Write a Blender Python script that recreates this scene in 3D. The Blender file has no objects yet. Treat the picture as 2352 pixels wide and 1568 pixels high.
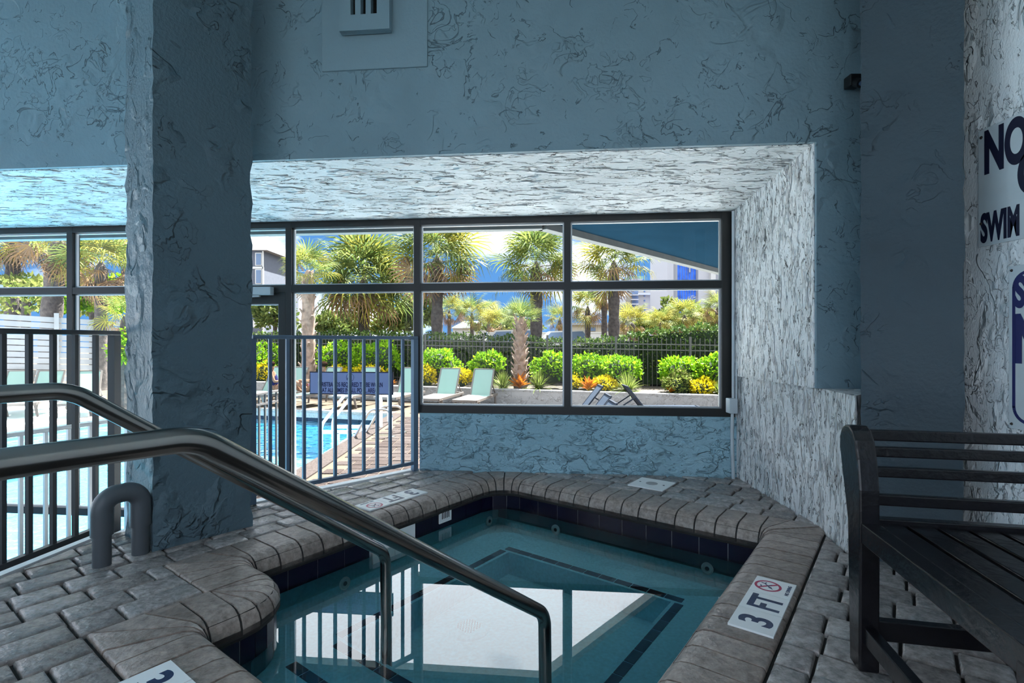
import bpy, math, random
from mathutils import Vector, Matrix, Euler
R = math.radians
random.seed(7)
scene = bpy.context.scene
col = scene.collection
F = 1199.0            # focal length in pixels of the 2352 x 1568 frame; the eye is 1 m above the spa deck, looking along +Y

# ---------------------------------------------------------------- camera, sky, sun, exposure
cam_d = bpy.data.cameras.new('camera'); cam_d.sensor_width = 36; cam_d.lens = 36 * F / 2352
cam_d.clip_start = 0.02; cam_d.clip_end = 500
cam = bpy.data.objects.new('camera', cam_d); col.objects.link(cam)
cam.location = (0, 0, 1.0); cam.rotation_euler = (R(90), 0, 0)
scene.camera = cam
vs = scene.view_settings
vs.view_transform = 'Standard'; vs.look = 'None'; vs.gamma = 1; vs.use_curve_mapping = False
vs.exposure = 1.75

world = bpy.data.worlds.new('sky'); scene.world = world; world.use_nodes = True
wn = world.node_tree.nodes; wl = world.node_tree.links; wn.clear()
w_out = wn.new('ShaderNodeOutputWorld'); w_bg = wn.new('ShaderNodeBackground')
w_tc = wn.new('ShaderNodeTexCoord'); w_sep = wn.new('ShaderNodeSeparateXYZ')
wl.new(w_tc.outputs['Generated'], w_sep.inputs[0])
w_r = wn.new('ShaderNodeValToRGB')
w_r.color_ramp.elements[0].position = 0.0; w_r.color_ramp.elements[0].color = (0.13, 0.35, 0.74, 1)
w_r.color_ramp.elements[1].position = 0.6; w_r.color_ramp.elements[1].color = (0.07, 0.22, 0.60, 1)
wl.new(w_sep.outputs['Z'], w_r.inputs[0])
w_map = wn.new('ShaderNodeMapping'); w_map.inputs['Scale'].default_value = (1.0, 1.0, 2.0); w_map.inputs['Location'].default_value = (0.75, 0.0, 0.15)
wl.new(w_tc.outputs['Generated'], w_map.inputs[0])
w_nz = wn.new('ShaderNodeTexNoise'); w_nz.inputs['Scale'].default_value = 2.6; w_nz.inputs['Detail'].default_value = 7; w_nz.inputs['Roughness'].default_value = 0.52
wl.new(w_map.outputs[0], w_nz.inputs['Vector'])
w_cr = wn.new('ShaderNodeValToRGB'); w_cr.color_ramp.elements[0].position = 0.48; w_cr.color_ramp.elements[1].position = 0.62
w_mr = wn.new('ShaderNodeMapRange'); w_mr.inputs['From Min'].default_value = 0.08; w_mr.inputs['From Max'].default_value = 0.45; w_mr.inputs['To Min'].default_value = -0.035; w_mr.inputs['To Max'].default_value = 0.10
wl.new(w_sep.outputs['Z'], w_mr.inputs['Value'])                    # cloud cover thickens away from the horizon
w_ad = wn.new('ShaderNodeMath'); w_ad.operation = 'ADD'; wl.new(w_nz.outputs[0], w_ad.inputs[0]); wl.new(w_mr.outputs[0], w_ad.inputs[1])
wl.new(w_ad.outputs[0], w_cr.inputs[0])
w_mx = wn.new('ShaderNodeMix'); w_mx.data_type = 'RGBA'
wl.new(w_cr.outputs[0], w_mx.inputs['Factor']); wl.new(w_r.outputs[0], w_mx.inputs['A']); w_mx.inputs['B'].default_value = (3.4, 3.55, 3.8, 1)
wl.new(w_mx.outputs['Result'], w_bg.inputs[0]); w_bg.inputs[1].default_value = 0.36
wl.new(w_bg.outputs[0], w_out.inputs[0])

sun_d = bpy.data.lights.new('sun', 'SUN'); sun_d.energy = 15.0; sun_d.angle = R(0.6); sun_d.color = (1.0, 0.97, 0.92)
sun = bpy.data.objects.new('sun', sun_d); col.objects.link(sun)
sun_dir = Vector((0.28, 0.44, 0.85)).normalized()            # towards the sun: high, over the garden
sun.rotation_euler = sun_dir.to_track_quat('Z', 'Y').to_euler(); sun.location = (0, 0, 30)

# ---------------------------------------------------------------- helpers
def at(px, py, Y): return Vector(((px - 1176) / F * Y, Y, 1 - (py - 784) / F * Y))
def ST(s, t, z=0.0): return Vector((0.602 * s + 0.799 * t, 0.799 * s - 0.602 * t, z))     # the spa's own axes
U3 = Vector((0.602, 0.799, 0)); V3 = Vector((0.799, -0.602, 0)); Z3 = Vector((0, 0, 1))

class MB:
    def __init__(s): s.v = []; s.f = []
    def add(s, vs_, fs):
        n = len(s.v); s.v += [Vector(p) for p in vs_]; s.f += [tuple(i + n for i in f) for f in fs]; return s
    def obox(s, c, ax, ay, az):
        c = Vector(c); ax = Vector(ax); ay = Vector(ay); az = Vector(az)
        p = [c + i * ax + j * ay + k * az for k in (-1, 1) for j in (-1, 1) for i in (-1, 1)]
        f = [(0, 2, 3, 1), (4, 5, 7, 6), (0, 1, 5, 4), (2, 6, 7, 3), (0, 4, 6, 2), (1, 3, 7, 5)]
        if ax.cross(ay).dot(az) < 0: f = [tuple(reversed(q)) for q in f]
        return s.add(p, f)
    def box(s, x0, x1, y0, y1, z0, z1):
        return s.obox(((x0 + x1) / 2, (y0 + y1) / 2, (z0 + z1) / 2), ((x1 - x0) / 2, 0, 0), (0, (y1 - y0) / 2, 0), (0, 0, (z1 - z0) / 2))
    def bar(s, p, q, w, h):                       # rectangular bar, w sideways (level), h the other way
        p = Vector(p); q = Vector(q); d = (q - p); L = d.length; d.normalize()
        side = d.cross(Z3)
        if side.length < 1e-4: side = Vector((1, 0, 0))
        side.normalize(); up = side.cross(d)
        return s.obox((p + q) / 2, d * (L / 2), side * (w / 2), up * (h / 2))
    def prism(s, poly, z0, z1):
        n = len(poly); a = sum(poly[i][0] * poly[(i + 1) % n][1] - poly[(i + 1) % n][0] * poly[i][1] for i in range(n))
        if a < 0: poly = list(reversed(poly))
        vs_ = [(p[0], p[1], z0) for p in poly] + [(p[0], p[1], z1) for p in poly]
        f = [tuple(reversed(range(n))), tuple(range(n, 2 * n))] + [(i, (i + 1) % n, n + (i + 1) % n, n + i) for i in range(n)]
        return s.add(vs_, f)
    def tube(s, pts, r, n=10, cap=True):
        pts = [Vector(p) for p in pts]; m = len(pts); rs = r if isinstance(r, (list, tuple)) else [r] * m
        base = len(s.v); prev = None
        for i, p in enumerate(pts):
            d = (pts[min(i + 1, m - 1)] - pts[max(i - 1, 0)]).normalized()
            if prev is None:
                a = d.cross(Z3 if abs(d.z) < 0.9 else Vector((1, 0, 0))).normalized()
            else:
                a = (prev - d * prev.dot(d)).normalized()
            prev = a; b = d.cross(a)
            for k in range(n):
                w = 2 * math.pi * k / n
                s.v.append(p + (a * math.cos(w) + b * math.sin(w)) * rs[i])
        for i in range(m - 1):
            for k in range(n):
                k2 = (k + 1) % n
                s.f.append((base + i * n + k, base + i * n + k2, base + (i + 1) * n + k2, base + (i + 1) * n + k))
        if cap:
            s.f.append(tuple(base + k for k in reversed(range(n)))); s.f.append(tuple(base + (m - 1) * n + k for k in range(n)))
        return s
    def lathe(s, prof, c, n=20, ax=Z3):            # prof: (radius, height) along the axis
        ax = Vector(ax).normalized(); a = ax.cross(Vector((1, 0, 0)) if abs(ax.x) < 0.9 else Vector((0, 1, 0))).normalized(); b = ax.cross(a)
        base = len(s.v); c = Vector(c)
        for (r, h) in prof:
            for k in range(n):
                w = 2 * math.pi * k / n; s.v.append(c + ax * h + (a * math.cos(w) + b * math.sin(w)) * max(r, 1e-4))
        for i in range(len(prof) - 1):
            for k in range(n):
                k2 = (k + 1) % n
                s.f.append((base + i * n + k, base + i * n + k2, base + (i + 1) * n + k2, base + (i + 1) * n + k))
        s.f.append(tuple(base + k for k in reversed(range(n)))); s.f.append(tuple(base + (len(prof) - 1) * n + k for k in range(n)))
        return s
    def build(s, name, mat, parent=None, smooth=False, base=None, bevel=0):
        off = Vector((0, 0, 0))
        if parent is not None: off = root_loc(parent)
        elif base is not None: off = Vector(base)
        me = bpy.data.meshes.new(name); me.from_pydata([tuple(p - off) for p in s.v], [], s.f); me.update()
        if mat is not None:
            for m_ in (mat if isinstance(mat, list) else [mat]): me.materials.append(m_)
        if smooth:
            me.shade_smooth(); me.set_sharp_from_angle(angle=R(smooth if smooth is not True else 40))
        o = bpy.data.objects.new(name, me); col.objects.link(o)
        if parent is not None: o.parent = parent
        elif base is not None: o.location = base
        if bevel:
            b = o.modifiers.new('bevel', 'BEVEL'); b.width = bevel; b.segments = 2; b.limit_method = 'ANGLE'
        return o
def root_loc(o):
    p = Vector((0, 0, 0))
    while o is not None: p += o.location; o = o.parent
    return p
def tag(o, label=None, cat=None, group=None, kind=None):
    if label: o['label'] = label
    if cat: o['category'] = cat
    if group: o['group'] = group
    if kind: o['kind'] = kind
    return o
def empty(name, loc=(0, 0, 0)):
    o = bpy.data.objects.new(name, None); o.location = loc; o.empty_display_size = 0.05; col.objects.link(o); return o
def thing(name, label, cat, loc=(0, 0, 0), group=None): return tag(empty(name, loc), label, cat, group)
def struct(o): o['kind'] = 'structure'; return o
def inst(name, me, parent, loc, rot=None, scale=1.0):
    o = bpy.data.objects.new(name, me); col.objects.link(o); o.parent = parent; o.location = loc
    if rot is not None: o.rotation_mode = 'QUATERNION'; o.rotation_quaternion = rot
    o.scale = (scale,) * 3 if not isinstance(scale, (tuple, list)) else scale
    return o
def copy_tree(o, parent=None):
    c = o.copy(); col.objects.link(c); c.parent = parent
    for ch in list(o.children): copy_tree(ch, c)
    return c
def fillet(pts, rads, n=8):                       # polyline with rounded bends
    out = [Vector(pts[0])]
    for i in range(1, len(pts) - 1):
        p = Vector(pts[i]); a = (Vector(pts[i - 1]) - p).normalized(); b = (Vector(pts[i + 1]) - p).normalized(); r = rads[i - 1]
        ang = a.angle(b); d = r / math.tan(ang / 2); c = p + (a + b).normalized() * (r / math.sin(ang / 2))
        s0 = p + a * d - c; s1 = p + b * d - c
        ax = s0.cross(s1)
        for k in range(n + 1):
            out.append(c + (Matrix.Rotation(s0.angle(s1) * k / n, 3, ax.normalized()) @ s0 if ax.length > 1e-9 else s0))
    out.append(Vector(pts[-1])); return out
def clip(poly, line):                             # keep the side where (q - p) x n >= 0: line = (p, inward normal)
    p, nrm = line; out = []
    for i in range(len(poly)):
        a = poly[i]; b = poly[(i + 1) % len(poly)]
        da = (a[0] - p[0]) * nrm[0] + (a[1] - p[1]) * nrm[1]; db = (b[0] - p[0]) * nrm[0] + (b[1] - p[1]) * nrm[1]
        if da >= 0: out.append(a)
        if (da >= 0) != (db >= 0):
            k = da / (da - db); out.append((a[0] + (b[0] - a[0]) * k, a[1] + (b[1] - a[1]) * k))
    return out
def area(p): return 0.5 * abs(sum(p[i][0] * p[(i + 1) % len(p)][1] - p[(i + 1) % len(p)][0] * p[i][1] for i in range(len(p))))

# ---------------------------------------------------------------- materials
def nt(name):
    m = bpy.data.materials.new(name); m.use_nodes = True; n = m.node_tree.nodes; l = m.node_tree.links
    return m, n, l, n['Principled BSDF']
def c4(c): return (c[0], c[1], c[2], 1)
def plain(name, c, rough=0.6, metal=0.0, var=0.0, scale=20, bump=0.0, spec=0.5):
    m, n, l, b = nt(name); b.inputs['Base Color'].default_value = c4(c); b.inputs['Roughness'].default_value = rough; b.inputs['Metallic'].default_value = metal
    b.inputs['Specular IOR Level'].default_value = spec
    if var or bump:
        tc = n.new('ShaderNodeTexCoord'); nz = n.new('ShaderNodeTexNoise'); nz.inputs['Scale'].default_value = scale; nz.inputs['Detail'].default_value = 5
        l.new(tc.outputs['Object'], nz.inputs['Vector'])
        if var:
            rp = n.new('ShaderNodeValToRGB')
            rp.color_ramp.elements[0].position = 0.3; rp.color_ramp.elements[1].position = 0.7
            rp.color_ramp.elements[0].color = c4([x * (1 - var) for x in c]); rp.color_ramp.elements[1].color = c4([min(1, x * (1 + var)) for x in c])
            l.new(nz.outputs[0], rp.inputs[0]); l.new(rp.outputs[0], b.inputs['Base Color'])
        if bump:
            bp = n.new('ShaderNodeBump'); bp.inputs['Distance'].default_value = bump; l.new(nz.outputs[0], bp.inputs['Height']); l.new(bp.outputs[0], b.inputs['Normal'])
    return m
def stucco(name, c, sc=(1, 1, 1), size=5.0, depth=0.02, rough=0.55, fine=0.25, lo=0.49, hi=0.53, spec=0.35, mask=0.48, crack=0.0, cw=0.010, csize=1.0):
    m, n, l, b = nt(name); b.inputs['Roughness'].default_value = rough; b.inputs['Specular IOR Level'].default_value = spec
    tc = n.new('ShaderNodeTexCoord'); mp = n.new('ShaderNodeMapping'); mp.inputs['Scale'].default_value = sc
    l.new(tc.outputs['Object'], mp.inputs[0])
    def noise(scale, detail, dist):
        z = n.new('ShaderNodeTexNoise'); z.inputs['Scale'].default_value = scale; z.inputs['Detail'].default_value = detail; z.inputs['Distortion'].default_value = dist
        l.new(mp.outputs[0], z.inputs['Vector']); return z.outputs[0]
    def ramp(src, a, bb):
        q = n.new('ShaderNodeMapRange'); q.inputs['From Min'].default_value = a; q.inputs['From Max'].default_value = bb; l.new(src, q.inputs['Value']); return q.outputs[0]
    def mul(x, k):
        q = n.new('ShaderNodeMath'); q.operation = 'MULTIPLY'; l.new(x, q.inputs[0]); q.inputs[1].default_value = k; return q.outputs[0]
    def addn(x, y):
        q = n.new('ShaderNodeMath'); q.operation = 'ADD'; l.new(x, q.inputs[0]); l.new(y, q.inputs[1]); return q.outputs[0]
    def mulx(x, y):
        q = n.new('ShaderNodeMath'); q.operation = 'MULTIPLY'; l.new(x, q.inputs[0]); l.new(y, q.inputs[1]); return q.outputs[0]
    p1 = mulx(ramp(noise(size, 3, 1.0), lo, hi), ramp(noise(size * 0.9 + 0.37, 2, 0.0), mask - 0.04, mask + 0.10))     # trowelled plateaus with ragged steps
    p2 = mulx(ramp(noise(size * 2.3, 3, 1.5), 0.54, 0.57), ramp(noise(size * 0.7 + 0.11, 2, 0.0), mask, mask + 0.08))
    p3 = noise(size * 14, 4, 0.0)
    h = addn(addn(p1, mul(p2, 0.7)), mul(p3, fine))
    bp = n.new('ShaderNodeBump'); bp.inputs['Distance'].default_value = depth; bp.inputs['Strength'].default_value = 1.0
    l.new(h, bp.inputs['Height']); l.new(bp.outputs[0], b.inputs['Normal'])
    rp = n.new('ShaderNodeValToRGB'); rp.color_ramp.elements[0].position = 0.35; rp.color_ramp.elements[1].position = 0.65
    rp.color_ramp.elements[0].color = c4([x * 0.93 for x in c]); rp.color_ramp.elements[1].color = c4([min(1, x * 1.05) for x in c])
    l.new(noise(2.0, 4, 0.5), rp.inputs[0]); l.new(rp.outputs[0], b.inputs['Base Color'])
    if crack:                                                        # thin open cracks in the plaster, their shade painted in as darker colour
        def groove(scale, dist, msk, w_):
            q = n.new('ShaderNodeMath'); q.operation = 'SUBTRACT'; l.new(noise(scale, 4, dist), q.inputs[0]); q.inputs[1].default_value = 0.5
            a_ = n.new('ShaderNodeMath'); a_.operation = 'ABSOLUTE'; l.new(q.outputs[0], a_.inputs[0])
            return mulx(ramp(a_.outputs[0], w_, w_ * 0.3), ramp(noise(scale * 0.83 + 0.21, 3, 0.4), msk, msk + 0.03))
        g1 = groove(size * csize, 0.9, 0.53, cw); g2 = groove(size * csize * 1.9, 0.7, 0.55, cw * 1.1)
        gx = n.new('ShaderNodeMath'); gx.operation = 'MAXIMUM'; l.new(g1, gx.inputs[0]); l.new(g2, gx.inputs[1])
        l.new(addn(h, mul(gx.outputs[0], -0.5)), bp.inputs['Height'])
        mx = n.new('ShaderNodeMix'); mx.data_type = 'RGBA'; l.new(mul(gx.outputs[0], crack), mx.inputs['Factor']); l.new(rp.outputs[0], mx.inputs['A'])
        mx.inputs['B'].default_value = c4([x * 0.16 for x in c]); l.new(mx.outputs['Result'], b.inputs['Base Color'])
    return m
def leafy(name, ca, cb, trans=0.35, cc=None):
    m, n, l, b = nt(name); b.inputs['Roughness'].default_value = 0.6; b.inputs['Specular IOR Level'].default_value = 0.08
    g = n.new('ShaderNodeNewGeometry'); rp = n.new('ShaderNodeValToRGB')
    rp.color_ramp.elements[0].color = c4(ca); rp.color_ramp.elements[1].color = c4(cb)
    if cc: e = rp.color_ramp.elements.new(0.5); e.color = c4(cc)
    l.new(g.outputs['Random Per Island'], rp.inputs[0]); l.new(rp.outputs[0], b.inputs['Base Color'])
    t = n.new('ShaderNodeBsdfTranslucent'); l.new(rp.outputs[0], t.inputs[0])
    mx = n.new('ShaderNodeMixShader'); mx.inputs[0].default_value = trans
    l.new(b.outputs[0], mx.inputs[1]); l.new(t.outputs[0], mx.inputs[2]); l.new(mx.outputs[0], n['Material Output'].inputs[0])
    return m
def clear(name, tint, ior, rough=0.0, bump=0.0, bscale=4, base=0.0):      # see-through sheet with mirror reflection by angle
    m, n, l, b = nt(name); n.remove(b)
    tr = n.new('ShaderNodeBsdfTransparent'); tr.inputs[0].default_value = c4(tint)
    gl = n.new('ShaderNodeBsdfGlossy'); gl.inputs['Roughness'].default_value = rough; gl.inputs[0].default_value = (1, 1, 1, 1)
    fr = n.new('ShaderNodeFresnel'); fr.inputs['IOR'].default_value = ior
    mx = n.new('ShaderNodeMixShader'); l.new(fr.outputs[0], mx.inputs[0]); l.new(tr.outputs[0], mx.inputs[1]); l.new(gl.outputs[0], mx.inputs[2])
    l.new(mx.outputs[0], n['Material Output'].inputs[0])
    if bump:
        tc = n.new('ShaderNodeTexCoord'); nz = n.new('ShaderNodeTexNoise'); nz.inputs['Scale'].default_value = bscale; nz.inputs['Detail'].default_value = 2
        l.new(tc.outputs['Object'], nz.inputs['Vector']); bp = n.new('ShaderNodeBump'); bp.inputs['Distance'].default_value = bump
        l.new(nz.outputs[0], bp.inputs['Height']); l.new(bp.outputs[0], gl.inputs['Normal']); l.new(bp.outputs[0], fr.inputs['Normal'])
    return m

M = {}
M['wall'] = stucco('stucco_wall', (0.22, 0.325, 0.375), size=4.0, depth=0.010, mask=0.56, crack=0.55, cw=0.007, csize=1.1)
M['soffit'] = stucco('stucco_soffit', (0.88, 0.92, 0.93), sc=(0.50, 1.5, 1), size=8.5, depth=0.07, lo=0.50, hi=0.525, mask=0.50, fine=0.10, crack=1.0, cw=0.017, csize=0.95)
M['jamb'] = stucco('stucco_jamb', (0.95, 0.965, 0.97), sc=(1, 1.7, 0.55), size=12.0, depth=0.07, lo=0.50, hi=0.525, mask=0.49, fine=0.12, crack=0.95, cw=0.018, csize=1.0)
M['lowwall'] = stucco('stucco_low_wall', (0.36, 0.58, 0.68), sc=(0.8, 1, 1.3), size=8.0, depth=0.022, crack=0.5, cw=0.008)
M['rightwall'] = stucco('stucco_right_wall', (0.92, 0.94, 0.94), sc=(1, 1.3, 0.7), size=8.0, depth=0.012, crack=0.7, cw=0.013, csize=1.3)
M['column'] = stucco('stucco_column_shaded', (0.085, 0.135, 0.16), size=4.5, depth=0.022, fine=0.30, mask=0.54)  # wall stucco darkened: the column's shade is put into its colour
M['pillar'] = stucco('stucco_pillar_shaded', (0.055, 0.08, 0.098), size=4.0, depth=0.008, fine=0.4, mask=0.58)  # likewise darkened, shade of the face turned from the window
M['ceiling'] = plain('ceiling_paint', (0.5, 0.55, 0.58), 0.8)
def paver_mat(name, ca, cb, rough, spec=0.45):
    m, n, l, b = nt(name); b.inputs['Roughness'].default_value = rough; b.inputs['Specular IOR Level'].default_value = spec
    oi = n.new('ShaderNodeObjectInfo'); rp = n.new('ShaderNodeValToRGB'); rp.color_ramp.elements[0].color = c4(ca); rp.color_ramp.elements[1].color = c4(cb)
    l.new(oi.outputs['Random'], rp.inputs[0])
    tc = n.new('ShaderNodeTexCoord'); nz = n.new('ShaderNodeTexNoise'); nz.inputs['Scale'].default_value = 30; nz.inputs['Detail'].default_value = 8; nz.inputs['Roughness'].default_value = 0.7
    l.new(tc.outputs['Object'], nz.inputs['Vector'])
    mr = n.new('ShaderNodeMapRange'); mr.inputs['From Min'].default_value = 0.3; mr.inputs['From Max'].default_value = 0.7; mr.inputs['To Min'].default_value = 0.5; mr.inputs['To Max'].default_value = 1.5; l.new(nz.outputs[0], mr.inputs['Value'])
    mx = n.new('ShaderNodeMix'); mx.data_type = 'RGBA'; mx.blend_type = 'MULTIPLY'; mx.inputs['Factor'].default_value = 1
    l.new(rp.outputs[0], mx.inputs['A']); l.new(mr.outputs[0], mx.inputs['B']); l.new(mx.outputs['Result'], b.inputs['Base Color'])
    n2 = n.new('ShaderNodeTexNoise'); n2.inputs['Scale'].default_value = 45; n2.inputs['Detail'].default_value = 6; l.new(tc.outputs['Object'], n2.inputs['Vector'])
    bp = n.new('ShaderNodeBump'); bp.inputs['Distance'].default_value = 0.006; l.new(n2.outputs[0], bp.inputs['Height']); l.new(bp.outputs[0], b.inputs['Normal'])
    return m
M['paver'] = paver_mat('paver_concrete', (0.20, 0.180, 0.170), (0.325, 0.30, 0.29), 0.27, 0.6)
M['coping'] = paver_mat('coping_concrete', (0.235, 0.190, 0.165), (0.33, 0.275, 0.245), 0.36)
M['outpaver'] = paver_mat('outdoor_paver', (0.034, 0.026, 0.024), (0.052, 0.043, 0.040), 0.95, 0.05)
M['mortar'] = plain('mortar', (0.030, 0.028, 0.027), 0.9, var=0.2)
M['navy'] = plain('navy_glazed_tile', (0.006, 0.005, 0.018), 0.22, spec=0.3)
M['grout'] = plain('grout', (0.35, 0.36, 0.37), 0.8)
M['plaster'] = plain('pool_plaster', (0.33, 0.76, 0.86), 0.7, var=0.10, scale=60)
M['spawater'] = clear('spa_water', (0.92, 1.0, 1.0), 1.8)
M['poolwater'] = clear('pool_water', (0.62, 0.90, 0.95), 1.5, bump=0.05, bscale=3.5)
M['poolplaster'] = plain('pool_turquoise', (0.13, 0.40, 0.54), 0.7)
M['glass'] = clear('window_glass', (0.97, 0.985, 0.985), 1.15)
M['bronze'] = plain('bronze_frame', (0.030, 0.030, 0.030), 0.35, 0.4)
M['alu'] = plain('frame_bead', (0.55, 0.57, 0.58), 0.35, 0.5)
M['guard'] = plain('guard_paint', (0.125, 0.19, 0.27), 0.40, 0.2)
M['guardshade'] = plain('guard_paint_shaded', (0.06, 0.062, 0.066), 0.40, 0.2)  # same guard paint, darkened in the colour to stand in for shade
M['steel'] = plain('brushed_steel', (0.26, 0.25, 0.235), 0.20, 1.0, var=0.12, scale=8)
M['chrome'] = plain('chrome', (0.7, 0.72, 0.74), 0.12, 1.0)
M['pvc'] = plain('grey_pvc', (0.075, 0.085, 0.095), 0.42)
M['bench'] = plain('black_wood', (0.005, 0.0045, 0.0065), 0.27, var=0.3, scale=40, bump=0.0015)
M['white'] = plain('white_enamel', (0.80, 0.82, 0.82), 0.35)
M['signwhite'] = plain('sign_white', (0.62, 0.68, 0.70), 0.45, var=0.06, scale=6)
M['ink'] = plain('sign_ink', (0.008, 0.010, 0.035), 0.5)
M['inkblue'] = plain('sign_ink_blue', (0.02, 0.025, 0.13), 0.5)
M['tileink'] = plain('tile_ink', (0.02, 0.04, 0.10), 0.4, var=0.3, scale=90)
M['tilered'] = plain('tile_red', (0.42, 0.03, 0.09), 0.4)
M['signblue'] = plain('wristband_blue', (0.36, 0.42, 0.72), 0.5)
M['signframe'] = plain('wristband_frame', (0.02, 0.02, 0.06), 0.5)
M['conduit'] = plain('painted_conduit', (0.52, 0.58, 0.62), 0.4)
M['black'] = plain('black_plastic', (0.006, 0.006, 0.007), 0.5)
M['dark'] = plain('dark_void', (0.003, 0.003, 0.003), 0.9)
M['ventpaint'] = plain('vent_paint', (0.24, 0.345, 0.395), 0.6, bump=0.002, scale=60)
M['vinyl'] = plain('curb_white', (0.8, 0.82, 0.82), 0.5)
M['outstucco'] = stucco('outdoor_stucco', (0.286, 0.2915, 0.297), size=6, depth=0.015)
M['beam'] = plain('overhang_edge', (0.16, 0.16, 0.15), 0.8, var=0.1, scale=8, bump=0.004)
M['under'] = plain('overhang_underside', (0.010, 0.030, 0.050), 0.9, var=0.1, scale=3, spec=0.0)
M['iron'] = plain('fence_iron', (0.07, 0.065, 0.065), 0.5)
M['sand'] = plain('sand', (0.085, 0.066, 0.050), 0.95, var=0.15, scale=1.5, spec=0.05)
M['terrace'] = plain('pale_concrete', (0.74, 0.79, 0.82), 0.8, var=0.06, scale=3)
M['hall'] = plain('hall_floor', (0.10, 0.12, 0.13), 0.8, var=0.1, scale=3)
M['soil'] = plain('soil', (0.055, 0.04125, 0.0275), 0.9, var=0.3, scale=6)
M['slat'] = plain('fence_slat', (0.26, 0.26, 0.27), 0.7, var=0.08, scale=3)
M['sling'] = plain('sling_pale_green', (0.17, 0.27, 0.235), 0.7)
M['lframe'] = plain('lounger_taupe', (0.11, 0.095, 0.085), 0.6)
M['slingblueshade'] = plain('sling_blue_shaded', (0.022, 0.034, 0.055), 0.85, spec=0.1)  # sling and frame darkened: overhang shade put into their colour
M['lframeblueshade'] = plain('lounger_frame_blue_shaded', (0.012, 0.017, 0.028), 0.8, spec=0.1)
M['leaf_hedge'] = leafy('leaf_hedge', (0.014, 0.034, 0.008), (0.12, 0.17, 0.04), 0.2, (0.045, 0.085, 0.018))
M['leaf_bush'] = leafy('leaf_bush', (0.06, 0.18, 0.008), (0.24, 0.40, 0.014), 0.35)
M['leaf_light'] = leafy('leaf_light', (0.0825, 0.132, 0.022), (0.22, 0.231, 0.066), 0.3)
M['leaf_yellow'] = leafy('leaf_yellow', (0.34, 0.30, 0.008), (0.60, 0.46, 0.01), 0.3)
M['leaf_grass'] = leafy('leaf_grass', (0.088, 0.1485, 0.01925), (0.231, 0.253, 0.066), 0.3)
M['leaf_red'] = leafy('leaf_red', (0.275, 0.0165, 0.00825), (0.4125, 0.1815, 0.011), 0.3)
M['leaf_tree'] = leafy('leaf_tree', (0.0385, 0.0715, 0.0165), (0.1485, 0.176, 0.044), 0.3)
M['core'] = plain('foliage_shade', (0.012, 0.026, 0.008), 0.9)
M['frond'] = leafy('palm_green', (0.04675, 0.07975, 0.01925), (0.1815, 0.209, 0.055), 0.35, (0.0935, 0.132, 0.033))
M['frondy'] = leafy('palm_yellow', (0.14, 0.155, 0.028), (0.27, 0.235, 0.042), 0.35)
M['frondb'] = leafy('palm_brown', (0.088, 0.055, 0.033), (0.286, 0.165, 0.0715), 0.2, (0.165, 0.1155, 0.0825))
M['bark'] = plain('palm_bark', (0.055, 0.044, 0.0385), 0.9, var=0.45, scale=9, bump=0.03)
M['boot'] = plain('palm_boot', (0.231, 0.1595, 0.121), 0.85, var=0.35, scale=7)
M['skin'] = plain('skin', (0.17, 0.085, 0.052), 0.7, spec=0.1)
M['hair'] = plain('hair', (0.015, 0.009, 0.006), 0.9, spec=0.0)
M['navycloth'] = plain('navy_cloth', (0.012, 0.012, 0.05), 0.9, spec=0.05)
M['towel'] = plain('striped_towel', (0.3025, 0.11, 0.275), 0.8, var=0.4, scale=9)
M['bldg_cream'] = plain('hotel_cream', (0.374, 0.341, 0.264), 0.8)
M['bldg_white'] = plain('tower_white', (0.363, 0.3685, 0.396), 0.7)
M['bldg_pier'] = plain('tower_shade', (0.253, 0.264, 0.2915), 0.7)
M['bldg_glass'] = plain('tower_blue_glass', (0.03, 0.13, 0.62), 0.25, var=0.4, scale=1.2)
M['bldg_win'] = plain('far_window', (0.10, 0.15, 0.24), 0.2)
M['bldg_trim'] = plain('far_trim', (0.44, 0.44, 0.429), 0.7)
M['siding'] = plain('house_siding', (0.07, 0.08, 0.105), 0.7, var=0.1, scale=4)
M['shingle'] = plain('house_roof', (0.1375, 0.1375, 0.1485), 0.8, var=0.15, scale=6)
M['greenroof'] = plain('green_roof', (0.121, 0.231, 0.1815), 0.6)
M['carpaint'] = plain('car_white', (0.429, 0.4345, 0.44), 0.25)
M['whitewall'] = plain('far_white_wall', (0.407, 0.4015, 0.385), 0.8)

# ================================================================ THE SETTING, INDOORS
# spa outline (waterline tile face) in its own (s, t) axes
SMAX, SMIN, TL, TR, SP, TP = 3.03, 0.80, -2.41, -0.59, 1.18, -1.99
CW = 0.25                                           # coping depth
DECK = [(-2.60, -1.6), (-2.115, 2.72), (-1.62, 3.20), (-0.725, 4.085), (1.66, 3.855), (2.05, 3.815), (2.05, -1.6)]
def deck_lines():
    ls = []
    for i in range(len(DECK)):
        a = DECK[i]; b = DECK[(i + 1) % len(DECK)]; ls.append((a, (b[1] - a[1], -(b[0] - a[0]))))
    return ls
DL = deck_lines()
def st_rect(s0, s1, t0, t1): return [tuple(ST(s, t)[:2]) for s, t in ((s0, t0), (s1, t0), (s1, t1), (s0, t1))]
def clip_all(poly, lines):
    for ln in lines:
        if len(poly) < 3: return []
        poly = clip(poly, ln)
    return poly if len(poly) >= 3 else []
RE = 0.235
ARC_E = [(SP - RE + RE * math.cos(R(90 - 15 * i)), TP - RE + RE * math.sin(R(90 - 15 * i))) for i in range(7)]     # rounded tip of the peninsula, from the TP side to the SP side
fl = MB()
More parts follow.
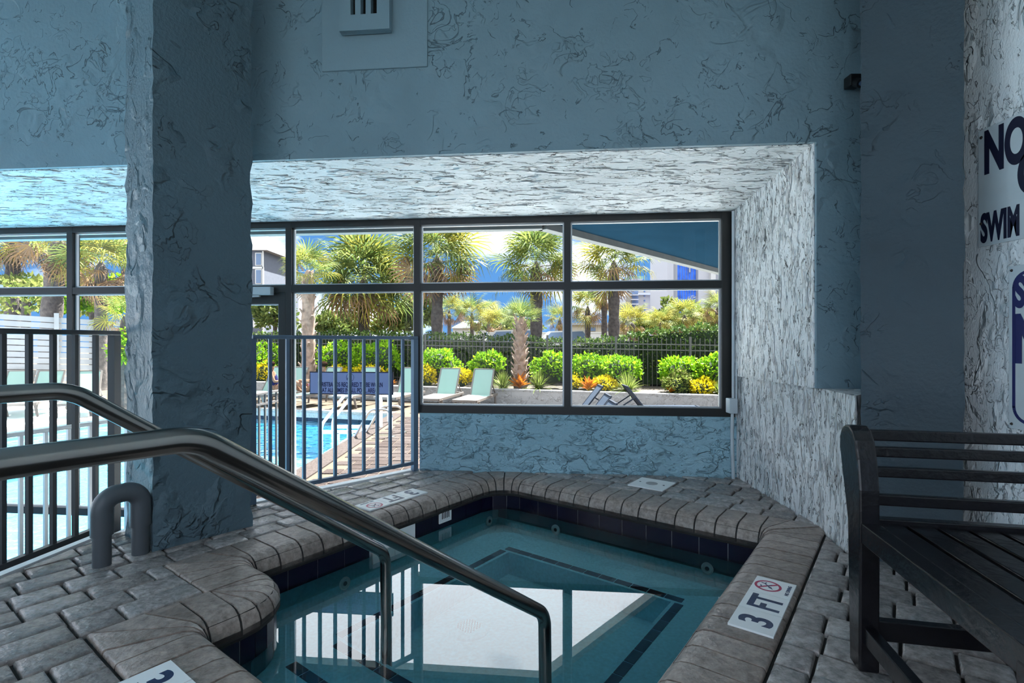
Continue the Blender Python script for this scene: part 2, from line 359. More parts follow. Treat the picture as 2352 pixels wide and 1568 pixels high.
for r_ in ((-4, 6, -6, TL), (SMAX, 6, TL, TR), (-4, 6, TR, 4), (-4, SMIN, TL, TR)):
    p = clip_all(st_rect(*r_), DL)
    if p: fl.prism(p, -0.30, -0.022)
fl.prism([tuple(ST(*p)[:2]) for p in [(SMIN, TL), (SMIN, TP)] + ARC_E + [(SP, TL)]], -0.30, -0.022)
floor = struct(fl.build('floor', M['mortar']))

def paver(poly, gap=0.0045, bev=0.012):
    n = len(poly); cx = sum(p[0] for p in poly) / n; cy = sum(p[1] for p in poly) / n
    a = sum(poly[i][0] * poly[(i + 1) % n][1] - poly[(i + 1) % n][0] * poly[i][1] for i in range(n))
    if a < 0: poly = list(reversed(poly))
    def inset(d):
        lines = []
        for i in range(n):
            p = poly[i]; q = poly[(i + 1) % n]; ex, ey = q[0] - p[0], q[1] - p[1]; L = math.hypot(ex, ey)
            if L < 1e-5: continue
            nx, ny = -ey / L, ex / L; lines.append(((p[0] + nx * d, p[1] + ny * d), (nx, ny)))
        return clip_all(list(poly), lines)
    rings = [(inset(gap), -0.05), (inset(gap), -bev), (inset(gap + bev * 0.35), -bev * 0.3), (inset(gap + bev), 0.0)]
    m = min(len(r[0]) for r in rings)
    if m < 3: return None
    if any(len(r[0]) != len(rings[0][0]) for r in rings):
        r0 = inset(gap + 0.002); return MB().prism(r0, -0.05, -0.001) if len(r0) >= 3 else None
    m = len(rings[0][0]); jz = random.uniform(-0.0025, 0.0025); tx = random.uniform(-0.012, 0.012); ty = random.uniform(-0.012, 0.012)
    mb = MB(); vs_ = []
    for (ring, z) in rings:
        for p in ring: vs_.append((p[0], p[1], z + jz + (p[0] - cx) * tx + (p[1] - cy) * ty))
    fs = [(k * m + i, k * m + (i + 1) % m, (k + 1) * m + (i + 1) % m, (k + 1) * m + i) for k in range(3) for i in range(m)]
    fs.append(tuple(range(3 * m, 4 * m)))
    mb.add(vs_, fs); return mb
def lay(s0, s1, t0, t1, along, lines, pitch=0.14, lens=(0.14, 0.21, 0.21, 0.17), seed=1):
    rnd = random.Random(seed)
    a0, a1, b0, b1 = (s0, s1, t0, t1) if along == 'u' else (t0, t1, s0, s1)      # a runs along the row
    nrow = max(1, round((b1 - b0) / pitch)); pw = (b1 - b0) / nrow
    for k in range(nrow):
        a = a0 - rnd.uniform(0, 0.12)
        while a < a1:
            L = rnd.choice(lens) * rnd.uniform(0.97, 1.03)
            if a + L > a1 - 0.07: L = a1 - a
            if a < a0 and a + L < a0 + 0.07: L = a0 + 0.09 - a
            aa, ab = max(a, a0), min(a + L, a1); a += L
            if ab - aa < 0.02: a += 1e-4; continue
            r_ = st_rect(aa, ab, b0 + k * pw, b0 + (k + 1) * pw) if along == 'u' else st_rect(b0 + k * pw, b0 + (k + 1) * pw, aa, ab)
            p = clip_all(r_, lines)
            if len(p) < 3 or area(p) < 0.0025: continue
            c = Vector((sum(q[0] for q in p) / len(p), sum(q[1] for q in p) / len(p)))
            if c.y < 0.85 or abs(c.x) > c.y * 1.10 + 0.12: continue
            mb = paver(p)
            if mb:
                o = mb.build('paver', M['paver'], floor, smooth=50)
OUT = 0.006
lay(-0.5, 5.2, TL - CW - 1.82, TL - CW - OUT, 'u', DL, seed=3)                   # left deck, rows along u
lay(-0.6, SP - CW, TL - CW, TP - CW - OUT, 'u', DL, seed=5)                       # up to the peninsula
lay(SMAX + CW + OUT, SMAX + CW + 0.98, TL - CW, TR + CW + OUT, 'v', DL, pitch=0.14, seed=8)   # behind the spa
PCS = 2.925                                                                      # pillar front face lies at this s
lay(-0.6, SMIN - CW - OUT, TP - CW, -0.9, 'u', DL, seed=7)
jl = [((1.585, 2.42), (-(2.81 - 2.42), 0.072)), ((1.655, 3.0), (-1, 0))]
lay(PCS, SMAX + CW + 0.98, TR + CW + OUT, 1.2, 'v', DL + jl, pitch=0.14, seed=10)
lay(-0.3, PCS, TR + CW + OUT, 2.4, 'v', DL, pitch=0.14, seed=12)

# white curb strips at the open deck edge
tr = MB(); tr.prism([(-2.60, -1.6), (-2.115, 2.72), (-2.175, 2.73), (-2.66, -1.6)], -0.34, 0.006); struct(tr.build('trim_1', M['vinyl']))
tr = MB(); tr.prism([(-1.62, 3.20), (-0.725, 4.085), (-0.76, 4.13), (-1.66, 3.25)], -0.34, 0.006); struct(tr.build('trim_2', M['vinyl']))
tr = MB(); tr.prism([(-2.115, 2.72), (-1.62, 3.20), (-1.66, 3.25), (-2.175, 2.73)], -0.34, -0.01); struct(tr.build('trim_3', M['vinyl']))

WD = Vector((-0.9954, 0.0953, 0)); WN = Vector((-0.0953, -0.9954, 0))
def Wp(k, off=0.0, z=0.0): p = Vector((1.652, 3.855, z)) + WD * k - WN * off; return p      # off > 0 is outwards
UD = Vector((-0.9957, 0.0918, 0)); UN = Vector((-0.0918, -0.9957, 0))
def Up(k, off=0.0, z=0.0): return Vector((1.64, 2.812, z)) + UD * k - UN * off
# upper wall above the window bay, with the stub that runs down to the ledge at the right
w = MB()
def slab(mb, a, b, off0, off1, z0, z1, fn):
    mb.prism([tuple(fn(a, off0)[:2]), tuple(fn(b, off0)[:2]), tuple(fn(b, off1)[:2]), tuple(fn(a, off1)[:2])], z0, z1)
slab(w, -0.50, 6.6, 0, 0.14, 2.076, 3.40, Up)
slab(w, -0.50, 0.0, 0, 0.14, 0.747, 2.076, Up)
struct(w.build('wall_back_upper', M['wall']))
# sloping soffit between the upper wall and the window head
so = MB(); a0, a1 = Up(-0.02, 0.03, 2.073), Up(6.6, 0.03, 2.073); b0, b1 = Wp(-0.02, 0.0, 1.962), Wp(6.6, 0.0, 1.962); dz = Vector((0, 0, 0.10))
so.add([a0, a1, b1, b0, a0 + dz, a1 + dz, b1 + dz, b0 + dz], [(0, 1, 2, 3), (7, 6, 5, 4), (0, 4, 5, 1), (2, 6, 7, 3), (1, 5, 6, 2), (0, 3, 7, 4)])
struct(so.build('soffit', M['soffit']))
# low wall under the window
w = MB(); slab(w, -0.02, 2.385, 0.0, 0.22, -0.80, 0.440, Wp); struct(w.build('wall_back', M['lowwall']))
# right jamb: upper panel and lower plinth
w = MB(); w.prism([(1.634, 3.90), (1.636, 2.832), (1.86, 2.815), (1.86, 3.90)], 0.747, 2.12); struct(w.build('wall_right_upper', M['jamb']))
w = MB(); w.prism([(1.658, 3.90), (1.662, 2.812), (1.598, 2.43), (1.80, 2.62), (1.95, 3.0), (1.95, 3.90)], -0.02, 0.747); struct(w.build('wall_right_lower', M['jamb']))
w = MB(); w.box(2.05, 2.25, -1.95, 2.9, -0.02, 3.4); struct(w.build('wall_right', M['rightwall']))
w = MB(); w.box(-8.0, -3.6, -2.1, -1.95, -0.9, 3.4); w.box(1.2, 2.25, -2.1, -1.95, -0.9, 3.4); w.box(-3.6, 1.2, -2.1, -1.95, 2.5, 3.4); struct(w.build('wall_front', M['wall']))  # unseen wall; its opening is added to let in ambient light
c = MB(); c.prism([(-8.0, -4.0), (2.25, -4.0), (2.25, 2.9), (-8.0, 3.7)], 3.38, 3.50); struct(c.build('ceiling', M['ceiling']))

# stucco pillar and column (rough drip edges on the plaster)
def rough_column(name, corners, z0, z1, mat, label, seed, amp=0.012, per=10, nz=60):
    rnd = random.Random(seed); ring = []
    n = len(corners)
    for i in range(n):
        a = Vector(corners[i]); b = Vector(corners[(i + 1) % n])
        for k in range(per): ring.append((a.lerp(b, k / per), k == 0))
    m = len(ring); mb = MB(); cx = sum(Vector(q).x for q in corners) / n; cy = sum(Vector(q).y for q in corners) / n
    vs_ = []; ph = [rnd.uniform(0, 6) for _ in range(8)]
    for j in range(nz + 1):
        z = z0 + (z1 - z0) * j / nz
        for (p, corner) in ring:
            d = Vector((p.x - cx, p.y - cy)).normalized(); e = rnd.uniform(-1, 1) * amp * (1.0 if corner else 0.28)
            vs_.append((p.x + d.x * e, p.y + d.y * e, z))
    fs = [(j * m + i, j * m + (i + 1) % m, (j + 1) * m + (i + 1) % m, (j + 1) * m + i) for j in range(nz) for i in range(m)]
    fs.append(tuple(nz * m + i for i in range(m))); fs.append(tuple(reversed(range(m))))
    mb.add(vs_, fs)
    base = (cx, cy, z0); o = mb.build(name, mat, smooth=35, base=base); tag(o, label, 'column'); return o
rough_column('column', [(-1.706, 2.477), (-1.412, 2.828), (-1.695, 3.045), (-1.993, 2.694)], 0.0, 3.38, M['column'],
             'shaded blue-grey rough stucco column standing between the two metal guard rails', 21, amp=0.008)
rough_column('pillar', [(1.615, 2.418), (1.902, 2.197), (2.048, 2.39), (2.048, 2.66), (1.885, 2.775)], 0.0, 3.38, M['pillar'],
             'shaded smooth stucco pillar behind the black bench, beside the white jamb', 22, amp=0.007)

# ---------------------------------------------------------------- window wall
def frame_bar(mb, p, q, w=0.05, d=0.06): mb.bar(p, q, w, d)
ZT0, ZT1, ZM0, ZM1, ZLOW = 1.915, 1.968, 1.398, 1.455, -0.46
OFF = 0.055
def vbar(mb, k, z0, z1, w=0.05, d=0.07): mb.obox(Wp(k, OFF, (z0 + z1) / 2), WD * (w / 2), WN * (d / 2), Z3 * ((z1 - z0) / 2))
def hbar(mb, k0, k1, z0, z1, d=0.07): mb.obox((Wp(k0, OFF, (z0 + z1) / 2) + Wp(k1, OFF, (z0 + z1) / 2)) / 2, WD * ((k1 - k0) / 2), WN * (d / 2), Z3 * ((z1 - z0) / 2))
def pane(parent, k0, k1, z0, z1):
    mb = MB(); mb.obox((Wp(k0, OFF + 0.01, (z0 + z1) / 2) + Wp(k1, OFF + 0.01, (z0 + z1) / 2)) / 2, WD * ((k1 - k0) / 2), WN * 0.003, Z3 * ((z1 - z0) / 2))
    p = mb.build('pane', M['glass'], parent)
    bd = MB()                                        # aluminium glazing beads
    for (ka, kb, za, zb) in ((k0, k0 + 0.012, z0, z1), (k1 - 0.012, k1, z0, z1), (k0, k1, z0, z0 + 0.010), (k0, k1, z1 - 0.010, z1)):
        bd.obox((Wp(ka, OFF + 0.004, (za + zb) / 2) + Wp(kb, OFF + 0.004, (za + zb) / 2)) / 2, WD * ((kb - ka) / 2), WN * 0.012, Z3 * ((zb - za) / 2))
    bd.build('glazing_bead', M['alu'], p)
K0, K1, K2, K3, K4, K5, K6 = 0.045, 1.236, 2.412, 3.470, 4.48, 5.40, 6.55
def window(n, ks, zb):
    r_ = struct(empty('window_%d' % n, Wp(ks[0], OFF, zb)))
    fr = MB(); hbar(fr, ks[0], ks[-1], ZT0, ZT1); hbar(fr, ks[0], ks[-1], zb, zb + 0.06)
    fr.build('frame', M['bronze'], r_)
    tb = MB(); hbar(tb, ks[0], ks[-1], ZM0, ZM1); tb.build('transom_bar', M['bronze'], r_)
    for i, k in enumerate(ks):
        mb = MB(); wd = 0.095 if (n == 1 and i == 0) else 0.05
        if n == 1 or i > 0 or n == 3: vbar(mb, k, zb, ZT1 - 0.002, wd, 0.074); mb.build('mullion', M['bronze'], r_)
    for i in range(len(ks) - 1):
        ka, kb = ks[i] + 0.025, ks[i + 1] - 0.025
        if n == 1 and i == 0: ka += 0.022
        pane(r_, ka, kb, ZM1, ZT0); pane(r_, ka, kb, zb + 0.06, ZM0)
    return r_
window(1, [K0, K1, K2], 0.440)
window(2, [K2, K3], ZLOW)
window(3, [K4, K5, K6], ZLOW)
d = struct(empty('door_1', Wp(K4, OFF, -0.78)))
mb = MB(); hbar(mb, K3, K4, ZT0, ZT1); hbar(mb, K3 + 0.02, K4, ZM0, ZM1); vbar(mb, K4, -0.78, ZT1 - 0.002, 0.05, 0.074); mb.build('frame', M['bronze'], d)
mb = MB(); vbar(mb, K3 + 0.062, -0.76, 1.396, 0.058, 0.05); vbar(mb, K4 - 0.062, -0.76, 1.396, 0.058, 0.05); hbar(mb, K3 + 0.09, K4 - 0.09, 1.305, 1.396, 0.05); hbar(mb, K3 + 0.09, K4 - 0.09, -0.76, -0.5, 0.05)
leaf = mb.build('door_leaf', M['bronze'], d)
pane(d, K3 + 0.025, K4 - 0.025, ZM1, ZT0); pane(d, K3 + 0.09, K4 - 0.09, -0.5, 1.305)
mb = MB(); mb.obox(Wp(K3 + 0.27, -0.012, 1.405), WD * 0.15, WN * 0.028, Z3 * 0.032); mb.build('door_closer', M['conduit'], d, bevel=0.004)
mb = MB(); mb.bar(Wp(K3 + 0.22, -0.02, 1.365), Wp(K3 + 0.50, -0.05, 1.350), 0.03, 0.012); mb.build('closer_arm', M['conduit'], d)

# ================================================================ THE SUNKEN SPA
spa = thing('hot_tub', 'sunken L-shaped hot tub edged with bullnose coping and a navy tile band', 'hot tub', tuple(ST(2.0, -1.5, -0.55)))
ZW = -0.200
b = MB()
def q(mb, pts, z): mb.add([ST(s, t, z) for s, t in pts], [(0, 1, 2, 3)])
def vq(mb, s0, t0, s1, t1, z0, z1): mb.add([ST(s0, t0, z0), ST(s1, t1, z0), ST(s1, t1, z1), ST(s0, t0, z1)], [(0, 1, 2, 3)])
ZB, ZS, ZF = -0.350, -0.295, -0.490
IS0, IS1, IT0, IT1 = 1.43, 2.66, -2.03, -0.97
for (s0, s1, t0, t1, z) in ((IS1, SMAX, TL, TR, ZB), (IS0, IS1, TL, IT0, ZB), (IS0, IS1, IT1, TR, ZB), (SP, IS0, TL, TR, ZB), (SMIN, SP, TP - RE, TR, ZS), (IS0, IS1, IT0, IT1, ZF)):
    q(b, ((s0, t0), (s1, t0), (s1, t1), (s0, t1)), z)
for (s0, t0, s1, t1) in ((SMAX, TL, SMAX, TR), (SMAX, TR, SMIN, TR), (SMIN, TR, SMIN, TP), (SMIN, TP, *ARC_E[0]), (*ARC_E[-1], SP, TL), (SP, TL, SMAX, TL)) + tuple((*ARC_E[i], *ARC_E[i + 1]) for i in range(6)):
    vq(b, s0, t0, s1, t1, -0.60, -0.10)
for (s0, t0, s1, t1) in ((IS0, IT0, IS1, IT0), (IS1, IT0, IS1, IT1), (IS1, IT1, IS0, IT1), (IS0, IT1, IS0, IT0)): vq(b, s0, t0, s1, t1, ZF, ZB)
vq(b, SP, TP, SP, TR, ZB, ZS)
b.build('basin', M['plaster'], spa)
# path around the water edge: list of (plan point, outward normal, corner flag)
def rounded_path():
    P = [(SMAX, TL), (SMAX, TR), (SMIN, TR), (SMIN, TP), (SP, TP), (SP, TL)]
    rad = [0.20, 0.035, 0.035, 0.035, 0.235, 0.035]
    segs = []
    n = len(P); info = []
    for i in range(n):
        p = Vector(P[i]); a = (Vector(P[i - 1]) - p).normalized(); bb = (Vector(P[(i + 1) % n]) - p).normalized(); r = rad[i]
        c = p + (a + bb) * r; info.append((p + a * r, p + bb * r, c, r))
    for i in range(n):
        s_, e_, c_, r_ = info[i]
        reflex = (i == 4)
        segs.append(('arc', s_, e_, c_, r_, reflex))
        segs.append(('line', e_, info[(i + 1) % n][0]))
    return segs
ins = Vector(((SMAX + SP) / 2, (TL + TR) / 2))
def seg_normal(a, bb):
    d_ = (bb - a).normalized(); return Vector((-d_.y, d_.x))          # outward for this orientation (checked below)
test = seg_normal(Vector((SMAX, TL)), Vector((SMAX, TR)))
SGN = 1 if test.x > 0 else -1
def stations(pitch, arcn):
    out = []                                                           # pieces: (inner0, n0, inner1, n1, kind, outscale0, outscale1)
    for sg in rounded_path():
        if sg[0] == 'line':
            a, e = sg[1], sg[2]; L = (e - a).length
            if L < 0.02: continue
            nrm = seg_normal(a, e) * SGN; k = max(1, round(L / pitch))
            for i in range(k): out.append((a.lerp(e, i / k), nrm, a.lerp(e, (i + 1) / k), nrm, 'line'))
        else:
            _, a, e, c_, r_, reflex = sg
            va = (a - c_); ve = (e - c_); k = arcn(r_, reflex)
            a0 = math.atan2(va.y, va.x); a1 = math.atan2(ve.y, ve.x); da = (a1 - a0 + math.pi) % (2 * math.pi) - math.pi
            for i in range(k):
                w0 = a0 + da * i / k; w1 = a0 + da * (i + 1) / k
                d0 = Vector((math.cos(w0), math.sin(w0))); d1 = Vector((math.cos(w1), math.sin(w1)))
                s_ = -1 if reflex else 1
                out.append((c_ + d0 * r_, d0 * s_, c_ + d1 * r_, d1 * s_, 'reflex' if reflex else ('round' if r_ > 0.1 else 'corner')))
    return out
PROF = [(0.0, -0.07), (0.0, -0.010), (0.004, -0.003), (0.010, 0.0), (CW - 0.055, 0.0), (CW - 0.025, -0.006), (CW - 0.002, -0.020), (CW + 0.014, -0.042), (CW + 0.022, -0.066), (CW + 0.022, -0.092), (CW + 0.012, -0.108), (CW - 0.02, -0.112)]
def coping_piece(mb, i0, n0, i1, n1, kind, gap, sink=0.0, zmax=0.0, tile=None):
    vs_ = []
    for (ii, nn) in ((i0, n0), (i1, n1)):
        reach = CW
        if kind == 'reflex': reach = min(CW, 0.232)
        if kind == 'corner':
            rr = CW
            mx = max(abs(nn.x), abs(nn.y)); reach = (rr + 0.035) / mx - 0.035
        for (x, z) in PROF:
            f = x / CW if x < CW - 0.06 else 1 - (CW - x) / reach
            dist = reach * (1 - f) if x < CW - 0.06 else (CW - x)
            p2 = ii + nn * dist
            vs_.append((p2, z))
    m = len(PROF); vv = []
    mid = [(vs_[i][0] + vs_[m + i][0]) / 2 for i in range(m)]
    for side in range(2):
        for i in range(m):
            p2, z = vs_[side * m + i]; d_ = mid[i] - p2
            if d_.length > 1e-6: p2 = p2 + d_.normalized() * min(gap, d_.length * 0.8)
            vv.append(ST(p2.x, p2.y, z - sink))
    fs = [(i, i + 1, m + i + 1, m + i) for i in range(m - 1)] + [tuple(reversed(range(m))), tuple(range(m, 2 * m))]
    # orient
    nn_ = (vv[m + 4] - vv[4]).cross(vv[5] - vv[4])
    if nn_.z > 0: fs = [tuple(reversed(f)) for f in fs]
    mb.add(vv, fs)
arc_b = lambda r_, reflex: 5 if r_ > 0.1 else 4
mort = MB()
for pc in stations(0.112, arc_b):
    coping_piece(mort, *pc, gap=-0.0005, sink=0.007)
mort.build('coping_mortar', M['mortar'], spa)
MARK_R = (1.925, 2.395); MARK_L = (1.95, 2.41); MARK_N = (-1.825, -1.36)     # inlaid depth markers
for pc in stations(0.112, arc_b):
    mb = MB(); coping_piece(mb, *pc, gap=0.0045)
    c2 = (pc[0] + pc[2]) / 2
    dz = random.uniform(-0.0015, 0.0015)
    mb.v = [v + Vector((0, 0, dz)) for v in mb.v]
    w_ = mb.build('coping_brick', M['coping'], spa, smooth=40)
# waterline tiles
TZ0, TZ1 = -0.216, -0.104
def tile_piece(mb, i0, n0, i1, n1, z0, z1, th, gap):
    d_ = (i1 - i0).normalized() * gap; a, e = i0 + d_, i1 - d_
    vv = []
    for z in (z0 + gap, z1 - gap):
        for p2, nn in ((a, n0), (e, n1)):
            vv.append(ST(*(p2 - nn * th), z)); vv.append(ST(*(p2 + nn * 0.002), z))
    mb.add(vv, [(0, 2, 6, 4), (1, 5, 7, 3), (0, 4, 5, 1), (2, 3, 7, 6), (4, 6, 7, 5), (0, 1, 3, 2)])
arc_t = lambda r_, reflex: 6 if reflex else (3 if r_ > 0.1 else 1)
gm = MB()
for pc in stations(0.155, arc_t):
    tile_piece(gm, pc[0], pc[1], pc[2], pc[3], TZ0, TZ1, 0.002, 0.0)
gm.build('grout', M['grout'], spa)
for pc in stations(0.155, arc_t):
    c2 = (pc[0] + pc[2]) / 2
    if abs(c2.y - TL) < 0.01 and 1.87 < c2.x < 2.21: continue        # the white depth tiles sit here
    mb = MB(); tile_piece(mb, pc[0], pc[1], pc[2], pc[3], TZ0, TZ1, 0.006, 0.0018)
    mb.build('waterline_tile', M['navy'], spa)
# navy edge tiles of bench and steps
def edge_tiles(s0, t0, s1, t1, z, inward):
    a, e = Vector((s0, t0)), Vector((s1, t1)); L = (e - a).length; n = max(1, round(L / 0.10)); iw = Vector(inward) * 0.05
    for i in range(n):
        p0, p1 = a.lerp(e, (i + 0.03) / n), a.lerp(e, (i + 0.97) / n)
        mb = MB(); pts = [p0, p1, p1 + iw, p0 + iw]
        mb.prism([tuple(ST(p.x, p.y)[:2]) for p in pts], z - 0.002, z + 0.003); mb.build('edge_tile', M['navy'], spa)
edge_tiles(IS1 + 0.02, IT0 - 0.05, IS1 + 0.02, IT1 + 0.05, ZB, (0.9, 0)); edge_tiles(IS0, IT0 - 0.02, IS1, IT0 - 0.02, ZB, (0, -0.9))
edge_tiles(IS0, IT1 + 0.02, IS1, IT1 + 0.02, ZB, (0, 0.9)); edge_tiles(IS0 - 0.02, IT0, IS0 - 0.02, IT1, ZB, (-0.9, 0)); edge_tiles(SP - 0.02, TP + 0.02, SP - 0.02, TR - 0.02, ZS, (-0.9, 0))
def jet(s, t, z, nrm):
    ax = ST(*nrm); mb = MB(); c_ = ST(s, t, z)
    mb.lathe([(0.034, 0.0), (0.034, 0.006), (0.026, 0.010), (0.020, 0.006)], c_, 18, ax); o = mb.build('jet', M['white'], spa, smooth=True)
    mb = MB(); mb.lathe([(0.012, 0.004), (0.012, 0.008)], c_, 12, ax); mb.build('nozzle', M['pvc'], o)
for s_ in (1.70, 2.92): jet(s_, TL + 0.001, -0.300, (0, 1))
for px in (1277, 1625):
    r_ = (px - 1176) / F; Y = SMAX / (0.602 * r_ + 0.799); p = (r_ * Y, Y); jet(SMAX - 0.001, 0.799 * p[0] - 0.602 * p[1], -0.285, (-1, 0))
mb = MB(); cd = ST(2.02, -1.80, ZF); mb.lathe([(0.105, 0.0), (0.105, 0.010), (0.09, 0.018), (0.0, 0.022)], cd, 28); dr = mb.build('drain_cover', M['plaster'], spa, smooth=True)
mb = MB()
for i in range(-4, 5):
    for j in range(-4, 5):
        if i * i + j * j < 18: mb.lathe([(0.004, 0.018), (0.004, 0.0235)], cd + Vector((i * 0.014, j * 0.014, 0)), 6)
mb.build('drain_hole', M['dark'], dr)
# overflow grate in the tile band
gr = empty('overflow_grate', (0, 0, 0)); gr.parent = spa; gr.location = ST(2.46, TL + 0.008, -0.135) - spa.location
mb = MB(); mb.obox(ST(2.46, TL + 0.008, -0.135), U3 * 0.055, V3 * 0.006, Z3 * 0.042); mb.build('plate', M['white'], gr)
mb = MB()
for i in range(5): mb.obox(ST(2.43 + i * 0.015, TL + 0.0145, -0.128), U3 * 0.003, V3 * 0.001, Z3 * 0.024)
mb.build('slots', M['dark'], gr)
# water surface
mb = MB(); mb.prism([tuple(ST(s, t)[:2]) for s, t in ((SMAX, TL), (SMAX, TR), (SMIN, TR), (SMIN, TP), *ARC_E, (SP, TL))], ZW, ZW)
mb.f = [mb.f[1]]
o = mb.build('hot_tub_water', M['spawater'], base=tuple(ST(2.0, -1.5, ZW))); tag(o, 'still clear water filling the sunken hot tub', 'water')

# ---------------------------------------------------------------- lettering
def text(name, s, size, mat, parent, origin, xdir, ydir, align='LEFT', bold=0.012, wide=1.0, depth=0.0006):
    cu = bpy.data.curves.new(name, 'FONT'); cu.body = s; cu.size = size; cu.align_x = align; cu.offset = bold * size; cu.extrude = depth
    tmp = bpy.data.objects.new(name, cu); col.objects.link(tmp)
    dg = bpy.context.evaluated_depsgraph_get(); me = bpy.data.meshes.new_from_object(tmp.evaluated_get(dg))
    bpy.data.objects.remove(tmp); me.materials.clear(); me.materials.append(mat); me.name = name
    x = Vector(xdir).normalized(); y = Vector(ydir).normalized(); z = x.cross(y); off = root_loc(parent); o3 = Vector(origin)
    for v in me.vertices: v.co = o3 + x * (v.co.x * wide) + y * v.co.y + z * v.co.z - off
    o = bpy.data.objects.new(name, me); col.objects.link(o); o.parent = parent; return o
def depth_marker(label, c_, along, up, z, n=3, size=0.152):
    a = Vector(along).normalized(); u_ = Vector(up).normalized(); nz = a.cross(u_); c_ = Vector(c_)
    r_ = thing('depth_marker', label, 'depth marker', tuple(c_))
    kinds = ['3', 'FT', 'icon'][:n]
    for i, kd in enumerate(kinds):
        cc = c_ + a * ((i - (n - 1) / 2) * (size + 0.004))
        mb = MB(); mb.obox(cc + nz * 0.001, a * (size / 2), u_ * (size / 2 * 0.97), nz * 0.004); t_ = mb.build('tile', M['white'], r_)
        top = cc + nz * 0.0052
        if kd == '3': text('numeral', '3', 0.150, M['tileink'], t_, top - u_ * 0.054, a, u_, 'CENTER', 0.028, 0.95)
        elif kd == 'FT': text('letters', 'FT', 0.150, M['tileink'], t_, top - u_ * 0.054, a, u_, 'CENTER', 0.028, 0.74)
        else:
            ic = top + u_ * 0.018
            mb = MB(); N = 32
            for rr0, rr1 in ((0.040, 0.050),):
                vv = []
                for k in range(N):
                    w_ = 2 * math.pi * k / N
                    for rr in (rr0, rr1): vv.append(ic + (a * math.cos(w_) + u_ * math.sin(w_)) * rr)
                mb.add(vv, [(2 * k, 2 * k + 1, (2 * k + 3) % (2 * N), (2 * k + 2) % (2 * N)) for k in range(N)])
            dd = (a - u_).normalized(); mb.obox(ic, dd * 0.042, dd.cross(nz) * 0.0045, nz * 0.0004)
            mb.build('ring', M['tilered'], t_)
            mb = MB()                                   # diver
            mb.lathe([(0.006, 0), (0.006, 0.0006)], ic - a * 0.012 - u_ * 0.010, 10, nz)
            for p0, p1 in (((-0.008, -0.006), (0.016, 0.014)), ((-0.008, -0.006), (-0.022, -0.020)), ((0.016, 0.014), (0.028, 0.010)), ((0.016, 0.014), (0.020, 0.028)), ((0.0, 0.0), (0.016, -0.012)), ((-0.020, 0.020), (-0.004, 0.026))):
                A = ic + a * p0[0] + u_ * p0[1]; B = ic + a * p1[0] + u_ * p1[1]; dd = (B - A); mb.obox((A + B) / 2, dd / 2, dd.normalized().cross(nz) * 0.0024, nz * 0.0005)
            mb.build('diver', M['tileink'], t_)
            text('lettering', 'NO DIVING', 0.0185, M['tileink'], t_, top - u_ * 0.062, a, u_, 'CENTER', 0.02, 1.0)
    return r_
depth_marker('white 3 FT no-diving tiles set in the coping beside the black bench', ST(2.160, -0.427, 0.0035), U3, -V3, 0)
depth_marker('white depth tiles in the far coping, half hidden by the steel handrails', ST(2.18, -2.585, 0.0035), -U3, V3, 0)
depth_marker('white depth tiles at the bottom left corner of the picture', ST(0.585, -1.595, 0.0035), V3, U3, 0)
depth_marker('white 3 FT tiles on the waterline band behind the steel handrails', ST(2.04, TL + 0.008, -0.183), -U3, Z3, 0, n=2, size=0.156)

# ================================================================ INDOOR THINGS
def guard(name, label, p0, p1, z0, z1, pitch=0.108, post0=True, post1=True, mat='guard', rails=(), zb=None):
    p0 = Vector((p0[0], p0[1], 0)); p1 = Vector((p1[0], p1[1], 0)); d_ = (p1 - p0); L = d_.length; d_.normalize(); sd = d_.cross(Z3)
    r_ = thing(name, label, 'railing', (p0.x, p0.y, zb if zb is not None else 0))
    mb = MB(); mb.bar(p0 + Z3 * (z1 - 0.012), p1 + Z3 * (z1 - 0.012) + d_ * 0.02, 0.044, 0.024); mb.build('top_rail', M[mat], r_, bevel=0.004)
    mb = MB(); mb.bar(p0 + Z3 * (z0 + 0.012), p1 + Z3 * (z0 + 0.012), 0.030, 0.026); mb.build('bottom_rail', M[mat], r_)
    for zr in rails: mb = MB(); mb.bar(p0 + Z3 * zr, p1 + Z3 * zr, 0.03, 0.022); mb.build('mid_rail', M[mat], r_)
    n = round(L / pitch); me = None
    for i in range(n + 1):
        post = (i == 0 and post0) or (i == n and post1); w_ = 0.040 if post else 0.0195
        base_z = (zb if zb is not None else 0.0) if post else z0 + 0.02
        c_ = p0 + d_ * (L * i / n) + Z3 * ((base_z + z1 - 0.024) / 2)
        mb = MB(); mb.obox(c_, d_ * (w_ / 2), sd * (w_ / 2), Z3 * ((z1 - 0.024 - base_z) / 2))
        mb.build('post' if post else 'baluster', M[mat], r_)
    return r_
guard('guard_rail', 'grey metal guard rail at the left edge of the picture, above the indoor pool', (-2.27, 1.36), (-2.095, 2.75), 0.035, 1.056, mat='guardshade')
guard('guard_rail', 'grey metal guard rail between the dark column and the low window wall', (-1.60, 3.21), (-0.755, 4.045), 0.050, 1.040)
guard('pool_rail', 'pale lower railing seen behind the left guard rail, over the turquoise water', (-3.22, 2.9), (-2.90, 3.95), -0.62, 0.43, pitch=0.13, mat='alu', zb=-0.80)
guard('pool_rail', 'low railing outside the glass door, in front of the seated bather', (-2.86, 5.35), (-2.74, 6.35), -0.70, 0.43, pitch=0.115, mat='iron', rails=(0.30,), zb=-0.80)

